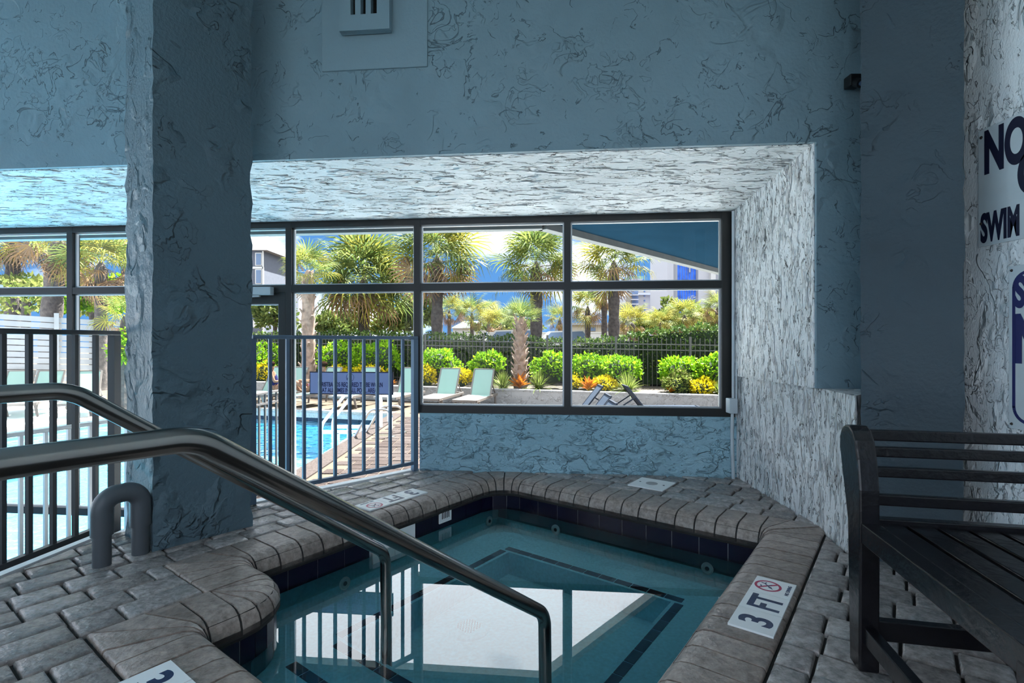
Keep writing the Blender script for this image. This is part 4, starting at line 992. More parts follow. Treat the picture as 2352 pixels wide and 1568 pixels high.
grass('arching green grass clump left of the short palm trunk', 1155, 890, 42, 71)
grass('arching green grass clump spilling over the wall right of the short palm', 1238, 895, 46, 72)
grass('tall arching grass clump behind the single blue lounger back at right', 1442, 898, 50, 73)
grass('grass clump in the far lower right corner of the window', 1652, 890, 34, 74)
def croton(label, px, py, rpx, seed):
    rnd = random.Random(seed); p = onwall(px, 0.35, ztop - 0.04); Rr = rpx / F * p.y; r_ = thing('croton', label, 'plant', tuple(p), 'red leaved plants on the planter wall')
    me = None
    mb = MB(); L = Rr * 1.5; w_ = Rr * 0.22
    mb.add([(0, 0, 0), (L * 0.5, w_, 0.05 * L), (L, 0, -0.12 * L), (L * 0.5, -w_, 0.05 * L)], [(0, 1, 2, 3)]); o = mb.build('leaf', M['leaf_red']); me = o.data; bpy.data.objects.remove(o)
    for i in range(26):
        inst('leaf', me, r_, (rnd.uniform(-0.03, 0.03), rnd.uniform(-0.03, 0.03), 0.04 + 0.02 * i * Rr), Euler((rnd.uniform(-0.4, 0.4), -rnd.uniform(0.3, 1.3), rnd.uniform(0, 6.28))).to_quaternion(), rnd.uniform(0.8, 1.15))
croton('orange red croton at the foot of the short palm', 1193, 882, 20, 81)
croton('red croton just right of the central window mullion', 1352, 886, 18, 82)
croton('small red flowering plant in front of the bare stretch of fence', 1541, 896, 9, 83)
croton('small orange plant above the right end of the blue notice board', 899, 866, 8, 84)

# ---------------------------------------------------------------- palms
def frond_mesh(name, mat, seed, Rb=0.95, nb=24, pet=0.75, droop=0.35, spread=2.5, wid=0.030):
    rnd = random.Random(seed); mb = MB()
    mb.add([(0, -0.02, 0), (0, 0.02, 0), (pet * 0.5, 0.012, 0.03), (pet * 0.5, -0.012, 0.03), (pet, 0.010, 0), (pet, -0.010, 0)], [(0, 1, 2, 3), (3, 2, 4, 5)])
    for i in range(nb):
        a_ = -spread / 1 + 2 * spread * (i + 0.5) / nb; a_ *= 0.98; L = Rb * (0.62 + 0.38 * math.cos(a_ / 2)) * rnd.uniform(0.88, 1.08)
        d_ = Vector((math.cos(a_), math.sin(a_), 0)); sd = Vector((-math.sin(a_), math.cos(a_), 0)); hub = Vector((pet, 0, 0)) + d_ * 0.05
        lift = 0.10 * (1 if i % 2 else -1) * 0.3
        p1 = hub + d_ * L * 0.45 + Z3 * (lift * L - 0.05 * L); p2 = hub + d_ * L * 0.8 - Z3 * droop * L * 0.38; p3 = hub + d_ * L * 0.98 - Z3 * droop * L * rnd.uniform(0.8, 1.4)
        mb.add([hub - sd * 0.006, hub + sd * 0.006, p1 + sd * wid, p1 - sd * wid, p2 + sd * wid * 0.55, p2 - sd * wid * 0.55, p3], [(0, 1, 2, 3), (3, 2, 4, 5), (5, 4, 6)])
    o = mb.build(name, M[mat]); me = o.data; bpy.data.objects.remove(o); return me
FG = [frond_mesh('frond', 'frond', 100 + i, droop=0.30 + 0.12 * i) for i in range(3)]
FY = [frond_mesh('frond', 'frondy', 110 + i, droop=0.40 + 0.15 * i) for i in range(2)]
FB = [frond_mesh('frond', 'frondb', 120 + i, droop=0.55 + 0.2 * i, spread=1.7, nb=18, Rb=0.8) for i in range(2)]
FS = [frond_mesh('frond', 'frond', 130 + i, droop=0.08, spread=1.5, nb=20, Rb=0.9, pet=0.45, wid=0.026) for i in range(2)]
def palm(label, base, height, tr0, tr1, scale, nf, seed, brown=0.3, yellow=0.2, boots=0, lean=(0, 0), young=False, group=None, elmin=-0.75):
    rnd = random.Random(seed); base = Vector(base); r_ = thing('palm_tree', label, 'palm tree', tuple(base), group)
    mb = MB(); N = 14; pts = []; rs = []
    for i in range(N + 1):
        k = i / N; pts.append(base + Vector((lean[0] * k * k, lean[1] * k * k, height * k))); rs.append((tr0 + (tr1 - tr0) * k) * (1 + 0.10 * math.sin(i * 2.1 + seed)) * (1.0 if i < N else 0.25))
    mb.tube(pts, rs, 12); tk = mb.build('trunk', M['bark'] if not boots else M['boot'], r_, smooth=60)
    if boots:
        bm_ = MB()
        for i in range(boots):
            k = (i + 0.5) / boots; az = i * 2.4; p = base + Vector((lean[0] * k * k, lean[1] * k * k, height * k)); rr = tr0 + (tr1 - tr0) * k
            o_ = Vector((math.cos(az), math.sin(az), 0)); sd = Vector((-math.sin(az), math.cos(az), 0)); q0 = p + o_ * rr * 0.8; q1 = p + o_ * (rr + 0.11) + Z3 * 0.20
            w0, w1 = 0.075, 0.03; bm_.add([q0 - sd * w0, q0 + sd * w0, q1 + sd * w1, q1 - sd * w1, q0 - sd * w0 + Z3 * 0.07, q0 + sd * w0 + Z3 * 0.07, q1 + sd * w1 + Z3 * 0.02 - o_ * 0.02, q1 - sd * w1 + Z3 * 0.02 - o_ * 0.02],
                     [(0, 1, 2, 3), (7, 6, 5, 4), (0, 4, 5, 1), (1, 5, 6, 2), (2, 6, 7, 3), (3, 7, 4, 0)])
        bm_.build('boots', M['boot'], tk)
    top = pts[-1] - base
    for i in range(nf):
        k = (i + 0.5) / nf; az = i * 2.39996 + rnd.uniform(-0.25, 0.25)
        el = 1.35 - (1.35 - elmin) * k ** 0.85 + rnd.uniform(-0.12, 0.12)
        dead = k > 1 - brown
        if young: me = rnd.choice(FS)
        elif dead: me = rnd.choice(FB if rnd.random() < 0.72 else FY)
        elif rnd.random() < yellow: me = rnd.choice(FY)
        else: me = rnd.choice(FG)
        if dead: el = -0.15 - 1.2 * rnd.random()
        d_ = Vector((math.cos(az) * math.cos(el), math.sin(az) * math.cos(el), math.sin(el)))
        sd = Z3.cross(d_).normalized() if abs(d_.z) < 0.99 else Vector((0, 1, 0)); zz = d_.cross(sd)
        q_ = Matrix((d_, sd, zz)).transposed().to_quaternion() @ Euler((rnd.uniform(-1.3, 1.3) if dead else rnd.uniform(-0.6, 0.6), rnd.uniform(-0.2, 0.2), 0)).to_quaternion()
        inst('frond', me, r_, top + d_ * (tr1 * 0.6) - Z3 * (0.25 * scale * (1 - math.sin(max(el, -1.2))) * 0.5), q_, scale * (rnd.uniform(0.6, 1.0) if dead else rnd.uniform(0.82, 1.12)))
    return r_
def palm_px(label, px, crown_y, base_y, Y, crown_r, nf, seed, trunk_px, gz=None, **kw):
    p = at(px, crown_y, Y); zb = 1 - (base_y - 784) / F * Y if gz is None else gz; sc = crown_r / F * Y / 1.55
    return palm(label, (p.x, Y, zb), p.z - zb, trunk_px / 2 / F * Y * 1.08, trunk_px / 2 / F * Y * 0.92, sc, nf, seed, **kw)
GP = 'sabal palms beyond the hedge'
palm_px('big palm with a dark trunk, tallest, just right of the guard rail post', 1004, 585, 0, 20.5, 112, 44, 201, 27, gz=-0.4, brown=0.34, yellow=0.12, group=GP)
palm_px('big palm left of the central window mullion, with drooping dark skirt', 1232, 600, 0, 20.5, 104, 40, 202, 27, gz=-0.4, brown=0.22, yellow=0.08, group=GP)
palm_px('palm right of the central mullion under the sloping overhang edge', 1410, 598, 0, 22, 92, 38, 203, 25, gz=-0.4, brown=0.25, yellow=0.22, group=GP)
palm_px('wide bushy palm crown with orange dead fronds in the left window bay', 836, 636, 0, 22.5, 122, 58, 204, 26, gz=-0.4, brown=0.16, yellow=0.25, group=GP)
palm_px('palm with ragged brown trunk rising behind the left end of the notice board', 708, 620, 868, 17.4, 62, 26, 205, 29, gz=ztop - 0.05, brown=0.35, yellow=0.2, boots=34, group=GP)
pq = onwall(1195, 0.75, ztop - 0.05)
palm('short palm with spiky upright crown and shaggy trunk on the planter wall', tuple(pq), 1 - (735 - 784) / F * pq.y - pq.z, 0.21, 0.12, 0.50, 20, 206, brown=0.0, boots=60, young=True, elmin=0.1)
palm_px('middle distance palm just right of the tallest palm trunk', 1032, 712, 0, 36, 42, 26, 211, 9, gz=-0.6, brown=0.3, yellow=0.5, group=GP)
palm_px('round middle distance palm above the green roofed house', 1084, 718, 0, 38, 46, 30, 212, 9, gz=-0.6, brown=0.25, yellow=0.5, group=GP)
palm_px('small far palm between the round palm and the short planter palm', 1122, 712, 0, 46, 30, 22, 213, 6, gz=-0.8, brown=0.2, yellow=0.3, group=GP)
palm_px('low golden palm clump left of the short planter palm', 1150, 742, 0, 34, 46, 30, 214, 10, gz=-0.6, brown=0.45, yellow=0.6, group=GP)
palm_px('golden palm squeezed between two dark trunks left of the central mullion', 1286, 730, 0, 37, 36, 26, 215, 9, gz=-0.5, brown=0.5, yellow=0.5, group=GP)
palm_px('yellow crowned palm just right of the central mullion, before the white wall', 1350, 702, 0, 28, 54, 34, 216, 13, gz=-0.5, brown=0.35, yellow=0.6, group=GP)
palm_px('bare trunk palm beside the palm under the overhang edge', 1388, 672, 0, 25, 40, 18, 217, 14, gz=-0.5, brown=0.6, yellow=0.3, group=GP)
palm_px('low golden palm in front of the cream hotel', 1452, 740, 0, 27, 46, 34, 218, 14, gz=-0.5, brown=0.5, yellow=0.6, group=GP)
palm_px('low green and yellow palm in front of the blue glass tower', 1572, 722, 0, 30, 46, 30, 219, 12, gz=-0.5, brown=0.2, yellow=0.5, group=GP)
palm_px('palm at the far right edge of the window beside the white tower pier', 1648, 705, 0, 26, 44, 30, 220, 10, gz=-0.5, brown=0.35, yellow=0.4, group=GP)
palm_px('low fluffy palm between the hotel and the blue glass tower', 1516, 738, 0, 29, 40, 28, 221, 10, gz=-0.5, brown=0.2, yellow=0.6, group=GP)
palm_px('leaning palm with hanging brown skirt in the far left window pane', 112, 545, 0, 15.5, 92, 40, 231, 40, gz=-0.4, brown=0.5, yellow=0.2, group=GP, lean=(0.35, 0))
palm_px('palm with a golden crown beside the left mullion and the dark column', 232, 600, 0, 15.0, 95, 40, 232, 26, gz=-0.4, brown=0.45, yellow=0.5, group=GP)
palm_px('palm cut off by the left edge of the picture, only its skirt showing', 30, 535, 0, 17, 90, 30, 233, 30, gz=-0.4, brown=0.5, yellow=0.2, group=GP)
palm_px('low palm whose long fronds hang over the slat fence by the column', 288, 722, 0, 13.6, 60, 18, 234, 20, gz=-0.5, brown=0.3, yellow=0.6, group=GP)

def tree(label, px, py, rx, ry, Y, seed, mat='leaf_tree', n=1500, size=0.30):
    p = at(px, py, Y); rnd = random.Random(seed); Rx, Rz = rx / F * Y, ry / F * Y; zb = -0.8
    r_ = thing('leafy_tree', label, 'tree', (p.x, Y, zb), 'leafy trees in the background'); mb = MB(); leafcloud(mb, n, blob(tuple(p), (Rx, Rx, Rz), rnd, 0.4), size, rnd, 0.2, 0.6); mb.build('foliage', M[mat], r_)
    mb = MB(); mb.tube([(p.x, Y, zb), (p.x, Y, p.z)], 0.12, 8); mb.build('trunk', M['bark'], r_)
tree('leafy tree just left of the tallest palm trunk', 958, 722, 34, 44, 30, 301)
tree('leafy tree beside the grey house, left window bay', 632, 728, 36, 46, 30, 302)
tree('leafy tree behind the trunk of the wide bushy palm', 905, 742, 40, 34, 30, 303)
tree('low leafy tree behind the notice board palm trunk', 770, 748, 50, 26, 31, 304)
tree('dark pointed tree in front of the tower left pier', 1535, 742, 26, 40, 33, 305, n=1100)
tree('pale leafy tree at the foot of the blue glass tower', 1606, 745, 40, 34, 34, 306, 'leaf_light', 1200)
tree('leafy tree filling the gap behind the low golden palm', 1485, 755, 30, 22, 34, 307, n=900)
tree('far low trees behind the golden palm clump', 1170, 752, 60, 16, 55, 308, n=1200, size=0.5)
tree('long hedge-like tree above the slat fence at far left', 60, 690, 110, 44, 17, 309, 'leaf_light', 3000, 0.18)
tree('dense green tree above the slat fence, left of the column', 215, 695, 70, 46, 17.5, 310, 'leaf_bush', 2200, 0.18)
tree('green shrub between the left guard rail post and the column', 283, 812, 22, 40, 13.2, 311, 'leaf_bush', 500, 0.12)

# ---------------------------------------------------------------- slat fence at far left
sf = thing('slat_fence', 'grey fence of wide horizontal boards seen over the left guard rail', 'fence', tuple(at(140, 855, 14)))
fa, fb = at(-40, 784, 13.4), at(300, 784, 15.6); sd = (fb - fa).normalized(); nb_ = sd.cross(Z3)
zt0, zt1 = 1.74, 1.58
for i in range(11):
    p, q_ = fa.copy(), fb.copy(); p.z = zt0 - 0.075 - i * 0.162; q_.z = zt1 - 0.075 - i * 0.162
    mb = MB(); mb.bar(p, q_, 0.025, 0.138); mb.build('board', M['slat'], sf)
for k in (0.02, 0.46, 0.98):
    p = fa.lerp(fb, k); mb = MB(); mb.obox(Vector((p.x, p.y, 0.5)) - nb_ * 0.05 * (1 if nb_.y > 0 else -1), sd * 0.05, nb_ * 0.04, Z3 * (1.28)); mb.build('post', M['slat'], sf)

# ---------------------------------------------------------------- loungers
def lounger_mesh(ms, mf, ang, Lb=0.80):
    W = 0.31; zs = 0.34; r_ = empty('sun_lounger', (0, 0, 0)); hinge = 0.20
    by_, bz = math.cos(ang), math.sin(ang)
    mb = MB(); mb.box(-W + 0.02, W - 0.02, -1.05, hinge, zs - 0.012, zs + 0.006); mb.build('seat_sling', M[ms], r_, bevel=0.004)
    mb = MB()
    pts = [(-W + 0.02, 0), (W - 0.02, 0), (W - 0.02, Lb - 0.10), (W - 0.09, Lb - 0.01), (-W + 0.09, Lb - 0.01), (-W + 0.02, Lb - 0.10)]; nrm = Vector((0, -bz, by_)) * 0.012
    vv = [Vector((x, hinge + y * by_, zs + y * bz)) for x, y in pts]; n = len(pts)
    mb.add(vv + [v - nrm for v in vv], [tuple(range(n)), tuple(reversed(range(n, 2 * n)))] + [(i, n + i, n + (i + 1) % n, (i + 1) % n) for i in range(n)]); mb.build('back_sling', M[ms], r_)
    mb = MB()
    for sx in (-1, 1): mb.bar((sx * W, -1.10, zs - 0.02), (sx * W, 0.78, zs - 0.02), 0.045, 0.06)
    mb.bar((-W, -1.10, zs - 0.02), (W, -1.10, zs - 0.02), 0.045, 0.06); mb.bar((-W, 0.78, zs - 0.02), (W, 0.78, zs - 0.02), 0.045, 0.05); mb.build('frame', M[mf], r_)
    mb = MB()
    for sx in (-1, 1): mb.bar((sx * (W - 0.03), hinge, zs - 0.015), (sx * (W - 0.03), hinge + by_ * Lb, zs - 0.015 + bz * Lb), 0.04, 0.03)
    mb.bar((-W + 0.03, hinge + by_ * Lb, zs - 0.015 + bz * Lb), (W - 0.03, hinge + by_ * Lb, zs - 0.015 + bz * Lb), 0.04, 0.03); mb.build('back_frame', M[mf], r_)
    mb = MB()
    for sx in (-1, 1): mb.bar((sx * (W - 0.06), hinge + by_ * Lb * 0.55, zs + bz * Lb * 0.5), (sx * (W - 0.06), hinge + 0.62, zs - 0.02), 0.025, 0.025)
    mb.build('strut', M[mf], r_)
    for sx in (-1, 1):
        for y in (-0.92, 0.60):
            mb = MB(); mb.tube([(sx * W, y, zs - 0.03), (sx * (W + 0.015), y + (0.10 if y < 0 else -0.06), 0.0)], [0.035, 0.026], 8); mb.build('leg', M[mf], r_, smooth=60)
    return r_
def place(proto, used, label, loc, rz, group):
    o = proto if not used[0] else copy_tree(proto); used[0] = True
    o.location = loc; o.rotation_euler = (0, 0, rz); tag(o, label, 'lounger', group); return o
pale = lounger_mesh('sling', 'lframe', R(62)); up_ = [False]; GL = 'pale green pool loungers'
def lp(px, front_y): Y_ = 1.8 * F / (front_y - 784); return Vector(((px - 1176) / F * Y_, Y_, ZD))
RZ = R(-14)
for (px, Y_, lab, rz) in ((1018, 14.35, 'pale green lounger nearest the guard rail post, facing the pool', RZ), (1098, 14.0, 'pale green lounger left of the arching grass, facing the pool', RZ),
                       (926, 14.7, 'pale green lounger seen through the guard rail right of the notice board', RZ), (600, 15.2, 'pale green lounger beside the dark column, left of the seated bather', R(-32)),
                       (655, 15.1, 'pale lounger with the bather in navy sitting on it', R(-32)), (735, 15.0, 'pale lounger with the striped towel, left end of the notice board', R(-26)), (830, 14.9, 'pale lounger mostly hidden behind the blue notice board', RZ),
                       (22, 13.2, 'pale lounger at the left edge of the picture behind the guard rail', R(20)), (92, 13.2, 'pale lounger behind the second gap of the left guard rail', R(18)), (190, 13.2, 'pale lounger left of the left guard rail post', R(28))):
    place(pale, up_, lab, ((px - 1176) / F * Y_, Y_, ZD), rz, GL)
blue = lounger_mesh('slingblueshade', 'lframeblueshade', R(52), 0.62); ub_ = [False]; GBL = 'blue loungers with shade in their colour'
for (px, Y_, lab, rz) in ((1496, 11.6, 'dark blue lounger with its back raised to the left, rightmost', R(90)), (1319, 11.6, 'dark blue lounger whose back rises highest right of the mullion', R(-90)),
                       (1324, 9.6, 'dark blue lounger, middle of the three backs leaning right', R(-90)), (1326, 8.5, 'dark blue lounger with the lowest visible back of the three', R(-90))):
    place(blue, ub_, lab, ((px - 1176) / F * Y_, Y_, ZD), rz, GBL)

# ---------------------------------------------------------------- pool rails and ladder
def loop_rail(label, a, bwater, h, cat='pool rail'):
    a = Vector(a); w_ = Vector(bwater); r_ = thing('pool_grab_rail', label, cat, tuple(a)); top = a + Z3 * h; m_ = a.lerp(w_, 0.45) + Z3 * (h + 0.02); m_.z = a.z + h
    mb = MB(); mb.tube(fillet([a, top, m_, w_], [0.16, 0.18], 8), 0.024, 12); mb.build('tube', M['chrome'], r_, smooth=60)
    mb = MB(); mb.lathe([(0.07, 0), (0.07, 0.012), (0.03, 0.025)], a, 14); mb.build('flange', M['chrome'], r_, smooth=True)
loop_rail('curved chrome pool rail, the nearer of the two seen through the guard rail', (-2.27, 9.85, ZD), (-3.18, 9.85, -1.20), 0.52)
loop_rail('curved chrome pool rail, the farther of the two, left of the guard post', (-2.15, 10.35, ZD), (-3.12, 10.35, -1.20), 0.52)
r_ = thing('pool_steps', 'white plastic pool step unit standing in the water', 'pool steps', (-3.5, 11.3, -1.4))
for y in (10.95, 11.65):
    mb = MB(); mb.tube(fillet([(-2.75, y, ZD), (-2.75, y, 0.02), (-3.45, y, -0.05), (-4.0, y, -0.75), (-4.0, y, -1.5)], [0.25, 0.3, 0.3], 6), 0.032, 10); mb.build('side_rail', M['white'], r_, smooth=60)
    mb = MB(); mb.bar((-4.0, y, -0.90), (-3.02, y, -0.90), 0.05, 0.07); mb.build('stringer', M['white'], r_)
    for x in (-3.65, -3.3): mb = MB(); mb.bar((x, y, -0.92), (x, y, -1.6), 0.05, 0.05); mb.build('post', M['white'], r_)
for i in range(3): mb = MB(); mb.box(-3.35 - 0.3 * i, -3.07 - 0.3 * i, 10.95, 11.65, -0.98 - 0.2 * i, -0.93 - 0.2 * i); mb.build('tread', M['white'], r_)

# ---------------------------------------------------------------- bathers
def skin_body(name, joints, edges, radii, mat, parent):
    me = bpy.data.meshes.new(name); off = root_loc(parent); me.from_pydata([tuple(Vector(j) - off) for j in joints], edges, []); me.update()
    o = bpy.data.objects.new(name, me); col.objects.link(o)
    sk = o.modifiers.new('skin', 'SKIN'); sb = o.modifiers.new('sub', 'SUBSURF'); sb.levels = 1; sb.render_levels = 1
    lay_ = me.skin_vertices[0].data if me.skin_vertices else None
    if lay_ is None:
        me.skin_vertices_ensure() if hasattr(me, 'skin_vertices_ensure') else None
        lay_ = me.skin_vertices[0].data
    for i, r0 in enumerate(radii): lay_[i].radius = (r0, r0)
    lay_[0].use_root = True
    dg = bpy.context.evaluated_depsgraph_get(); m2 = bpy.data.meshes.new_from_object(o.evaluated_get(dg)); bpy.data.objects.remove(o)
    m2.materials.clear(); m2.materials.append(mat); m2.name = name; m2.shade_smooth()
    o = bpy.data.objects.new(name, m2); col.objects.link(o); o.parent = parent; return o
def bather(label, loc, rz, reclined, shirt, hair):
    cs, sn = math.cos(rz), math.sin(rz); loc = Vector(loc)
    def L(x, y, z): return loc + Vector((x * cs - y * sn, x * sn + y * cs, z))          # y forward (towards the feet), z up from the seat
    r_ = thing('person', label, 'person', tuple(loc))
    tb = -0.38 if reclined else -0.08
    hip = (0, 0.0, 0.12); chest = (0, tb * 0.75, 0.12 + 0.34); neck = (0, tb * 1.05, 0.12 + 0.52); head = (0, tb * 1.1 + 0.02, 0.12 + 0.66)
    J = [hip, (0, tb * 0.4, 0.27), chest, neck, head]; E = [(0, 1), (1, 2), (2, 3), (3, 4)]; Rr = [0.135, 0.125, 0.14, 0.055, 0.085]
    def chain(start, pts, rs):
        p = start
        for a_, r0 in zip(pts, rs): J.append(a_); Rr.append(r0); E.append((p, len(J) - 1)); p = len(J) - 1
    for sx in (-1, 1):
        chain(2, [(sx * 0.17, tb * 0.85, 0.57), (sx * 0.24, tb * 0.6 + 0.08, 0.34), (sx * 0.13, tb * 0.3 + 0.28, 0.36), (sx * 0.08, tb * 0.3 + 0.36, 0.38)], [0.055, 0.042, 0.033, 0.036])
        kz = 0.42 if not reclined else 0.36
        chain(0, [(sx * 0.10, 0.03, 0.11), (sx * 0.13, 0.38, kz), (sx * 0.12, 0.62, 0.10), (sx * 0.12, 0.76, 0.045)], [0.085, 0.058, 0.042, 0.032])
    skin_body('body', [L(*j) for j in J], E, Rr, M['skin'], r_)
    mb = MB(); hc = L(*head); mb.lathe([(0.03, -0.02), (0.098, 0.02), (0.104, 0.07), (0.07, 0.115), (0.01, 0.13)], hc - Vector((0, 0, 0.005)) + L(0, -0.02, 0) - loc, 14); mb.build('hair', hair, r_, smooth=True)
    mb = MB(); mb.lathe([(0.02, -0.012), (0.012, 0.02)], L(0, tb * 1.1 + 0.115, 0.76), 8, L(0, 1, 0) - loc); mb.build('nose', M['skin'], r_, smooth=True)
    skin_body('shirt', [L(*hip), L(0, tb * 0.4, 0.27), L(*chest), L(0, tb * 0.95, 0.59)], [(0, 1), (1, 2), (2, 3)], [0.155, 0.145, 0.165, 0.075], shirt, r_)
    return r_
px_, Y_ = 631, 14.6
bather('person in a navy top sitting with knees up on a pale lounger', ((px_ - 1176) / F * Y_, Y_, ZD + 0.35), R(-75), False, M['navycloth'], M['hair'])
px_, Y_ = 712, 14.5
bather('person with bent bare legs and a striped pink cover on a lounger', ((px_ - 1176) / F * Y_, Y_, ZD + 0.35), R(80), True, M['towel'], M['hair'])

# ---------------------------------------------------------------- far buildings, cars
def bbox_px(mb, x0, x1, y0, y1, Y_, depth):
    a, e = at(x0, y0, Y_), at(x1, y1, Y_); mb.box(a.x, e.x, Y_, Y_ + depth, e.z, a.z)
def part_px(name, mat, parent, rects, Y_, depth):
    mb = MB()
    for r0 in rects: bbox_px(mb, *r0, Y_, depth)
    return mb.build(name, mat, parent)
Yh = 95
h = thing('hotel', 'cream coloured hotel with stacked balconies beside the blue glass tower', 'building', tuple(at(1480, 800, Yh)))
part_px('wall', M['bldg_cream'], h, [(1438, 1508, 672, 800), (1466, 1500, 655, 672)], Yh, 14)
part_px('wing', M['bldg_trim'], h, [(1500, 1509, 676, 800), (1412, 1438, 680, 800), (1466, 1509, 672, 677)], Yh - 0.6, 4)
part_px('wing', M['bldg_cream'], h, [(1509, 1534, 672, 800)], Yh - 1, 14)
part_px('roof', M['greenroof'], h, [(1446, 1478, 634, 640)], Yh + 3, 8); part_px('penthouse', M['bldg_pier'], h, [(1448, 1476, 640, 660), (1440, 1468, 655, 672), (1494, 1520, 664, 676)], Yh + 1, 8)
for i in range(5):
    y = 668 + i * 10.6
    b_ = part_px('balcony', M['bldg_trim'], h, [(1451, 1467, y + 7.5, y + 10)], Yh - 1.2, 1.2); part_px('window', M['bldg_win'], b_, [(1452, 1466, y, y + 7)], Yh - 0.3, 0.3)
    mb = MB(); mb.lathe([(0.16, 0), (0.16, 0.1)], at(1480, y + 1, Yh - 0.02), 12, Vector((0, -1, 0))); mb.build('porthole', M['bldg_win'], h)
for i in range(5): part_px('window', M['bldg_win'], h, [(1413 + i * 5.2, 1415.4 + i * 5.2, 700, 735)], Yh - 0.7, 0.2)
Yt = 80
t_ = thing('glass_tower', 'tall tower of white piers and blue glass under the overhang edge', 'building', tuple(at(1590, 800, Yt)))
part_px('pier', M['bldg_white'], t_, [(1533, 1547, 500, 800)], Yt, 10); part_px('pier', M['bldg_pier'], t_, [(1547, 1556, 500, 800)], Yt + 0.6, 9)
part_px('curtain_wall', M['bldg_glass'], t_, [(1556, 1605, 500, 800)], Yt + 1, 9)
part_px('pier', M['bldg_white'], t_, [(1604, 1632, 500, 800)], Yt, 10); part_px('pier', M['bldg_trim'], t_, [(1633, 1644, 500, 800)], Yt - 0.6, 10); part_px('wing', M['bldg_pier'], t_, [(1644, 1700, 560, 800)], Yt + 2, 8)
for i in range(5): part_px('light_strip', M['bldg_trim'], t_, [(1583.5, 1585.5, 560 + i * 38 + 13, 560 + i * 38 + 27)], Yt + 0.8, 0.2)
for i in range(1, 8): part_px('mullion', M['bldg_pier'], t_, [(1556 + i * 6.1, 1556.3 + i * 6.1, 500, 800)], Yt + 0.9, 0.1)
Yg = 48
hs = thing('grey_house', 'grey sided house with a steep roof beside the dark column', 'house', tuple(at(560, 800, Yg)))
part_px('wall', M['siding'], hs, [(480, 604, 574, 829)], Yg, 8)
a, e = at(470, 574, Yg - 0.4), at(614, 574, Yg - 0.4); zr = a.z; ap = at(560, 500, Yg + 4)
mb = MB(); mb.add([(a.x, Yg - 0.4, zr), (e.x, Yg - 0.4, zr), (e.x, Yg + 8.4, zr), (a.x, Yg + 8.4, zr), tuple(ap)], [(0, 1, 4), (1, 2, 4), (2, 3, 4), (3, 0, 4), (3, 2, 1, 0)]); mb.build('roof', M['shingle'], hs)
part_px('trim', M['bldg_trim'], hs, [(575, 604, 612, 617), (602, 605, 576, 800), (575, 604, 694, 699)], Yg - 0.1, 0.1)
for i, (y0_, y1_) in enumerate(((582, 608), (620, 650), (706, 732))):
    for x0 in (560, 588):
        wn_ = part_px('window', M['bldg_trim'], hs, [(x0 - 2, x0 + 13, y0_ - 2, y1_ + 2)], Yg - 0.08, 0.08); part_px('pane', M['bldg_win'], wn_, [(x0, x0 + 11, y0_, y1_)], Yg - 0.12, 0.04)
part_px('balcony_rail', M['bldg_trim'], hs, [(575, 604, 733, 735), (575, 604, 750, 752)] + [(575 + 3 * i, 575.8 + 3 * i, 733, 752) for i in range(10)], Yg - 1.0, 0.1)
Yc = 62
gh = thing('green_roof_house', 'low pale house with a green gable roof behind the round palm', 'house', tuple(at(1080, 790, Yc)))
part_px('wall', M['whitewall'], gh, [(1040, 1112, 752, 800)], Yc, 6)
a, e = at(1036, 753, Yc - 0.3), at(1118, 753, Yc - 0.3); mb = MB(); zr = at(1070, 735, Yc).z
mb.add([(a.x, Yc - 0.3, a.z), (e.x, Yc - 0.3, a.z), (e.x - 1.2, Yc + 3, zr), (a.x + 1.2, Yc + 3, zr), (e.x, Yc + 6.3, a.z), (a.x, Yc + 6.3, a.z)], [(0, 1, 2, 3), (2, 4, 5, 3), (1, 4, 2), (0, 3, 5), (0, 5, 4, 1)]); mb.build('roof', M['greenroof'], gh)
part_px('fascia', M['leaf_bush'] if False else M['bldg_trim'], gh, [(1036, 1118, 752, 754)], Yc - 0.35, 0.1)
Ww = 33
ww = thing('white_wall', 'long white boundary wall behind the palm trunks on the right', 'wall', tuple(at(1400, 800, Ww)))
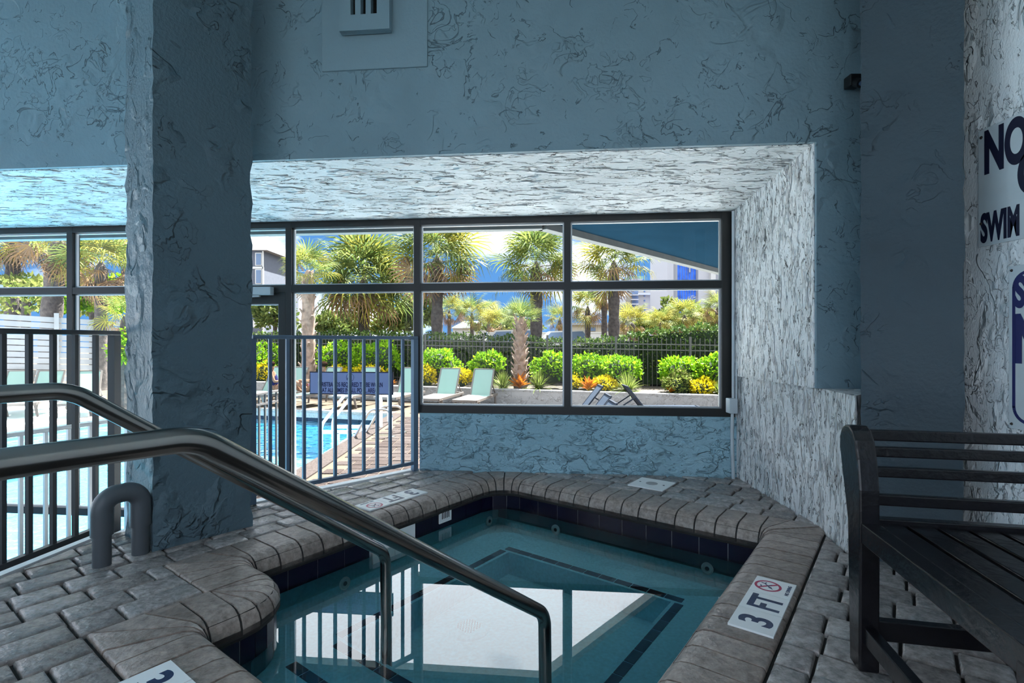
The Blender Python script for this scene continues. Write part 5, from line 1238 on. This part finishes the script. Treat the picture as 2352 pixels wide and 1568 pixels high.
part_px('wall', M['whitewall'], ww, [(1120, 1480, 764, 812)], Ww, 0.2); part_px('coping', M['bldg_trim'], ww, [(1118, 1482, 762.5, 764.5)], Ww - 0.05, 0.3)
lb = thing('low_beige_building', 'low beige building with a flat roof above the white wall', 'building', tuple(at(1370, 800, 46)))
part_px('wall', M['bldg_cream'], lb, [(1312, 1440, 746, 831)], 46, 6); part_px('roof_edge', M['bldg_pier'], lb, [(1308, 1444, 741, 746)], 45.6, 7)
for x0 in (1352, 1395): part_px('window', M['bldg_win'], lb, [(x0, x0 + 16, 752, 760)], 45.9, 0.1)
def car(label, px, Y_, top_y):
    p = at(px, 0, Y_); zt = 1 - (top_y - 784) / F * Y_; r_ = thing('car', label, 'car', (p.x, Y_, zt - 1.7), 'white cars behind the hedge'); x = p.x; z0 = zt - 1.7
    prof = [(-2.3, 0.35), (-2.3, 0.85), (-1.35, 1.0), (-0.75, 1.62), (1.2, 1.7), (1.75, 1.05), (2.3, 0.95), (2.3, 0.35)]
    mb = MB(); n = len(prof); mb.add([(x + a_, Y_ - 0.85, z0 + b_) for a_, b_ in prof] + [(x + a_, Y_ + 0.85, z0 + b_) for a_, b_ in prof], [tuple(range(n)), tuple(reversed(range(n, 2 * n)))] + [(i, n + i, n + (i + 1) % n, (i + 1) % n) for i in range(n)]); mb.build('body', M['carpaint'], r_)
    for q_ in ([(-1.15, 1.05), (-0.68, 1.55), (0.1, 1.58), (0.1, 1.05)], [(0.2, 1.05), (0.2, 1.58), (1.1, 1.62), (1.55, 1.05)]):
        mb = MB(); mb.add([(x + a_, Y_ - 0.86, z0 + b_) for a_, b_ in q_], [(0, 3, 2, 1)]); mb.build('window', M['bldg_win'], r_)
    for wx in (-1.45, 1.4):
        mb = MB(); mb.lathe([(0.34, 0), (0.34, 0.2)], (x + wx, Y_ - 0.70, z0 + 0.34), 16, Vector((0, -1, 0))); mb.build('wheel', M['black'], r_)
car('white car parked left of the short planter palm crown', 1170, 28.5, 756)
car('white car parked between the short palm and the big dark trunk', 1290, 30, 758)
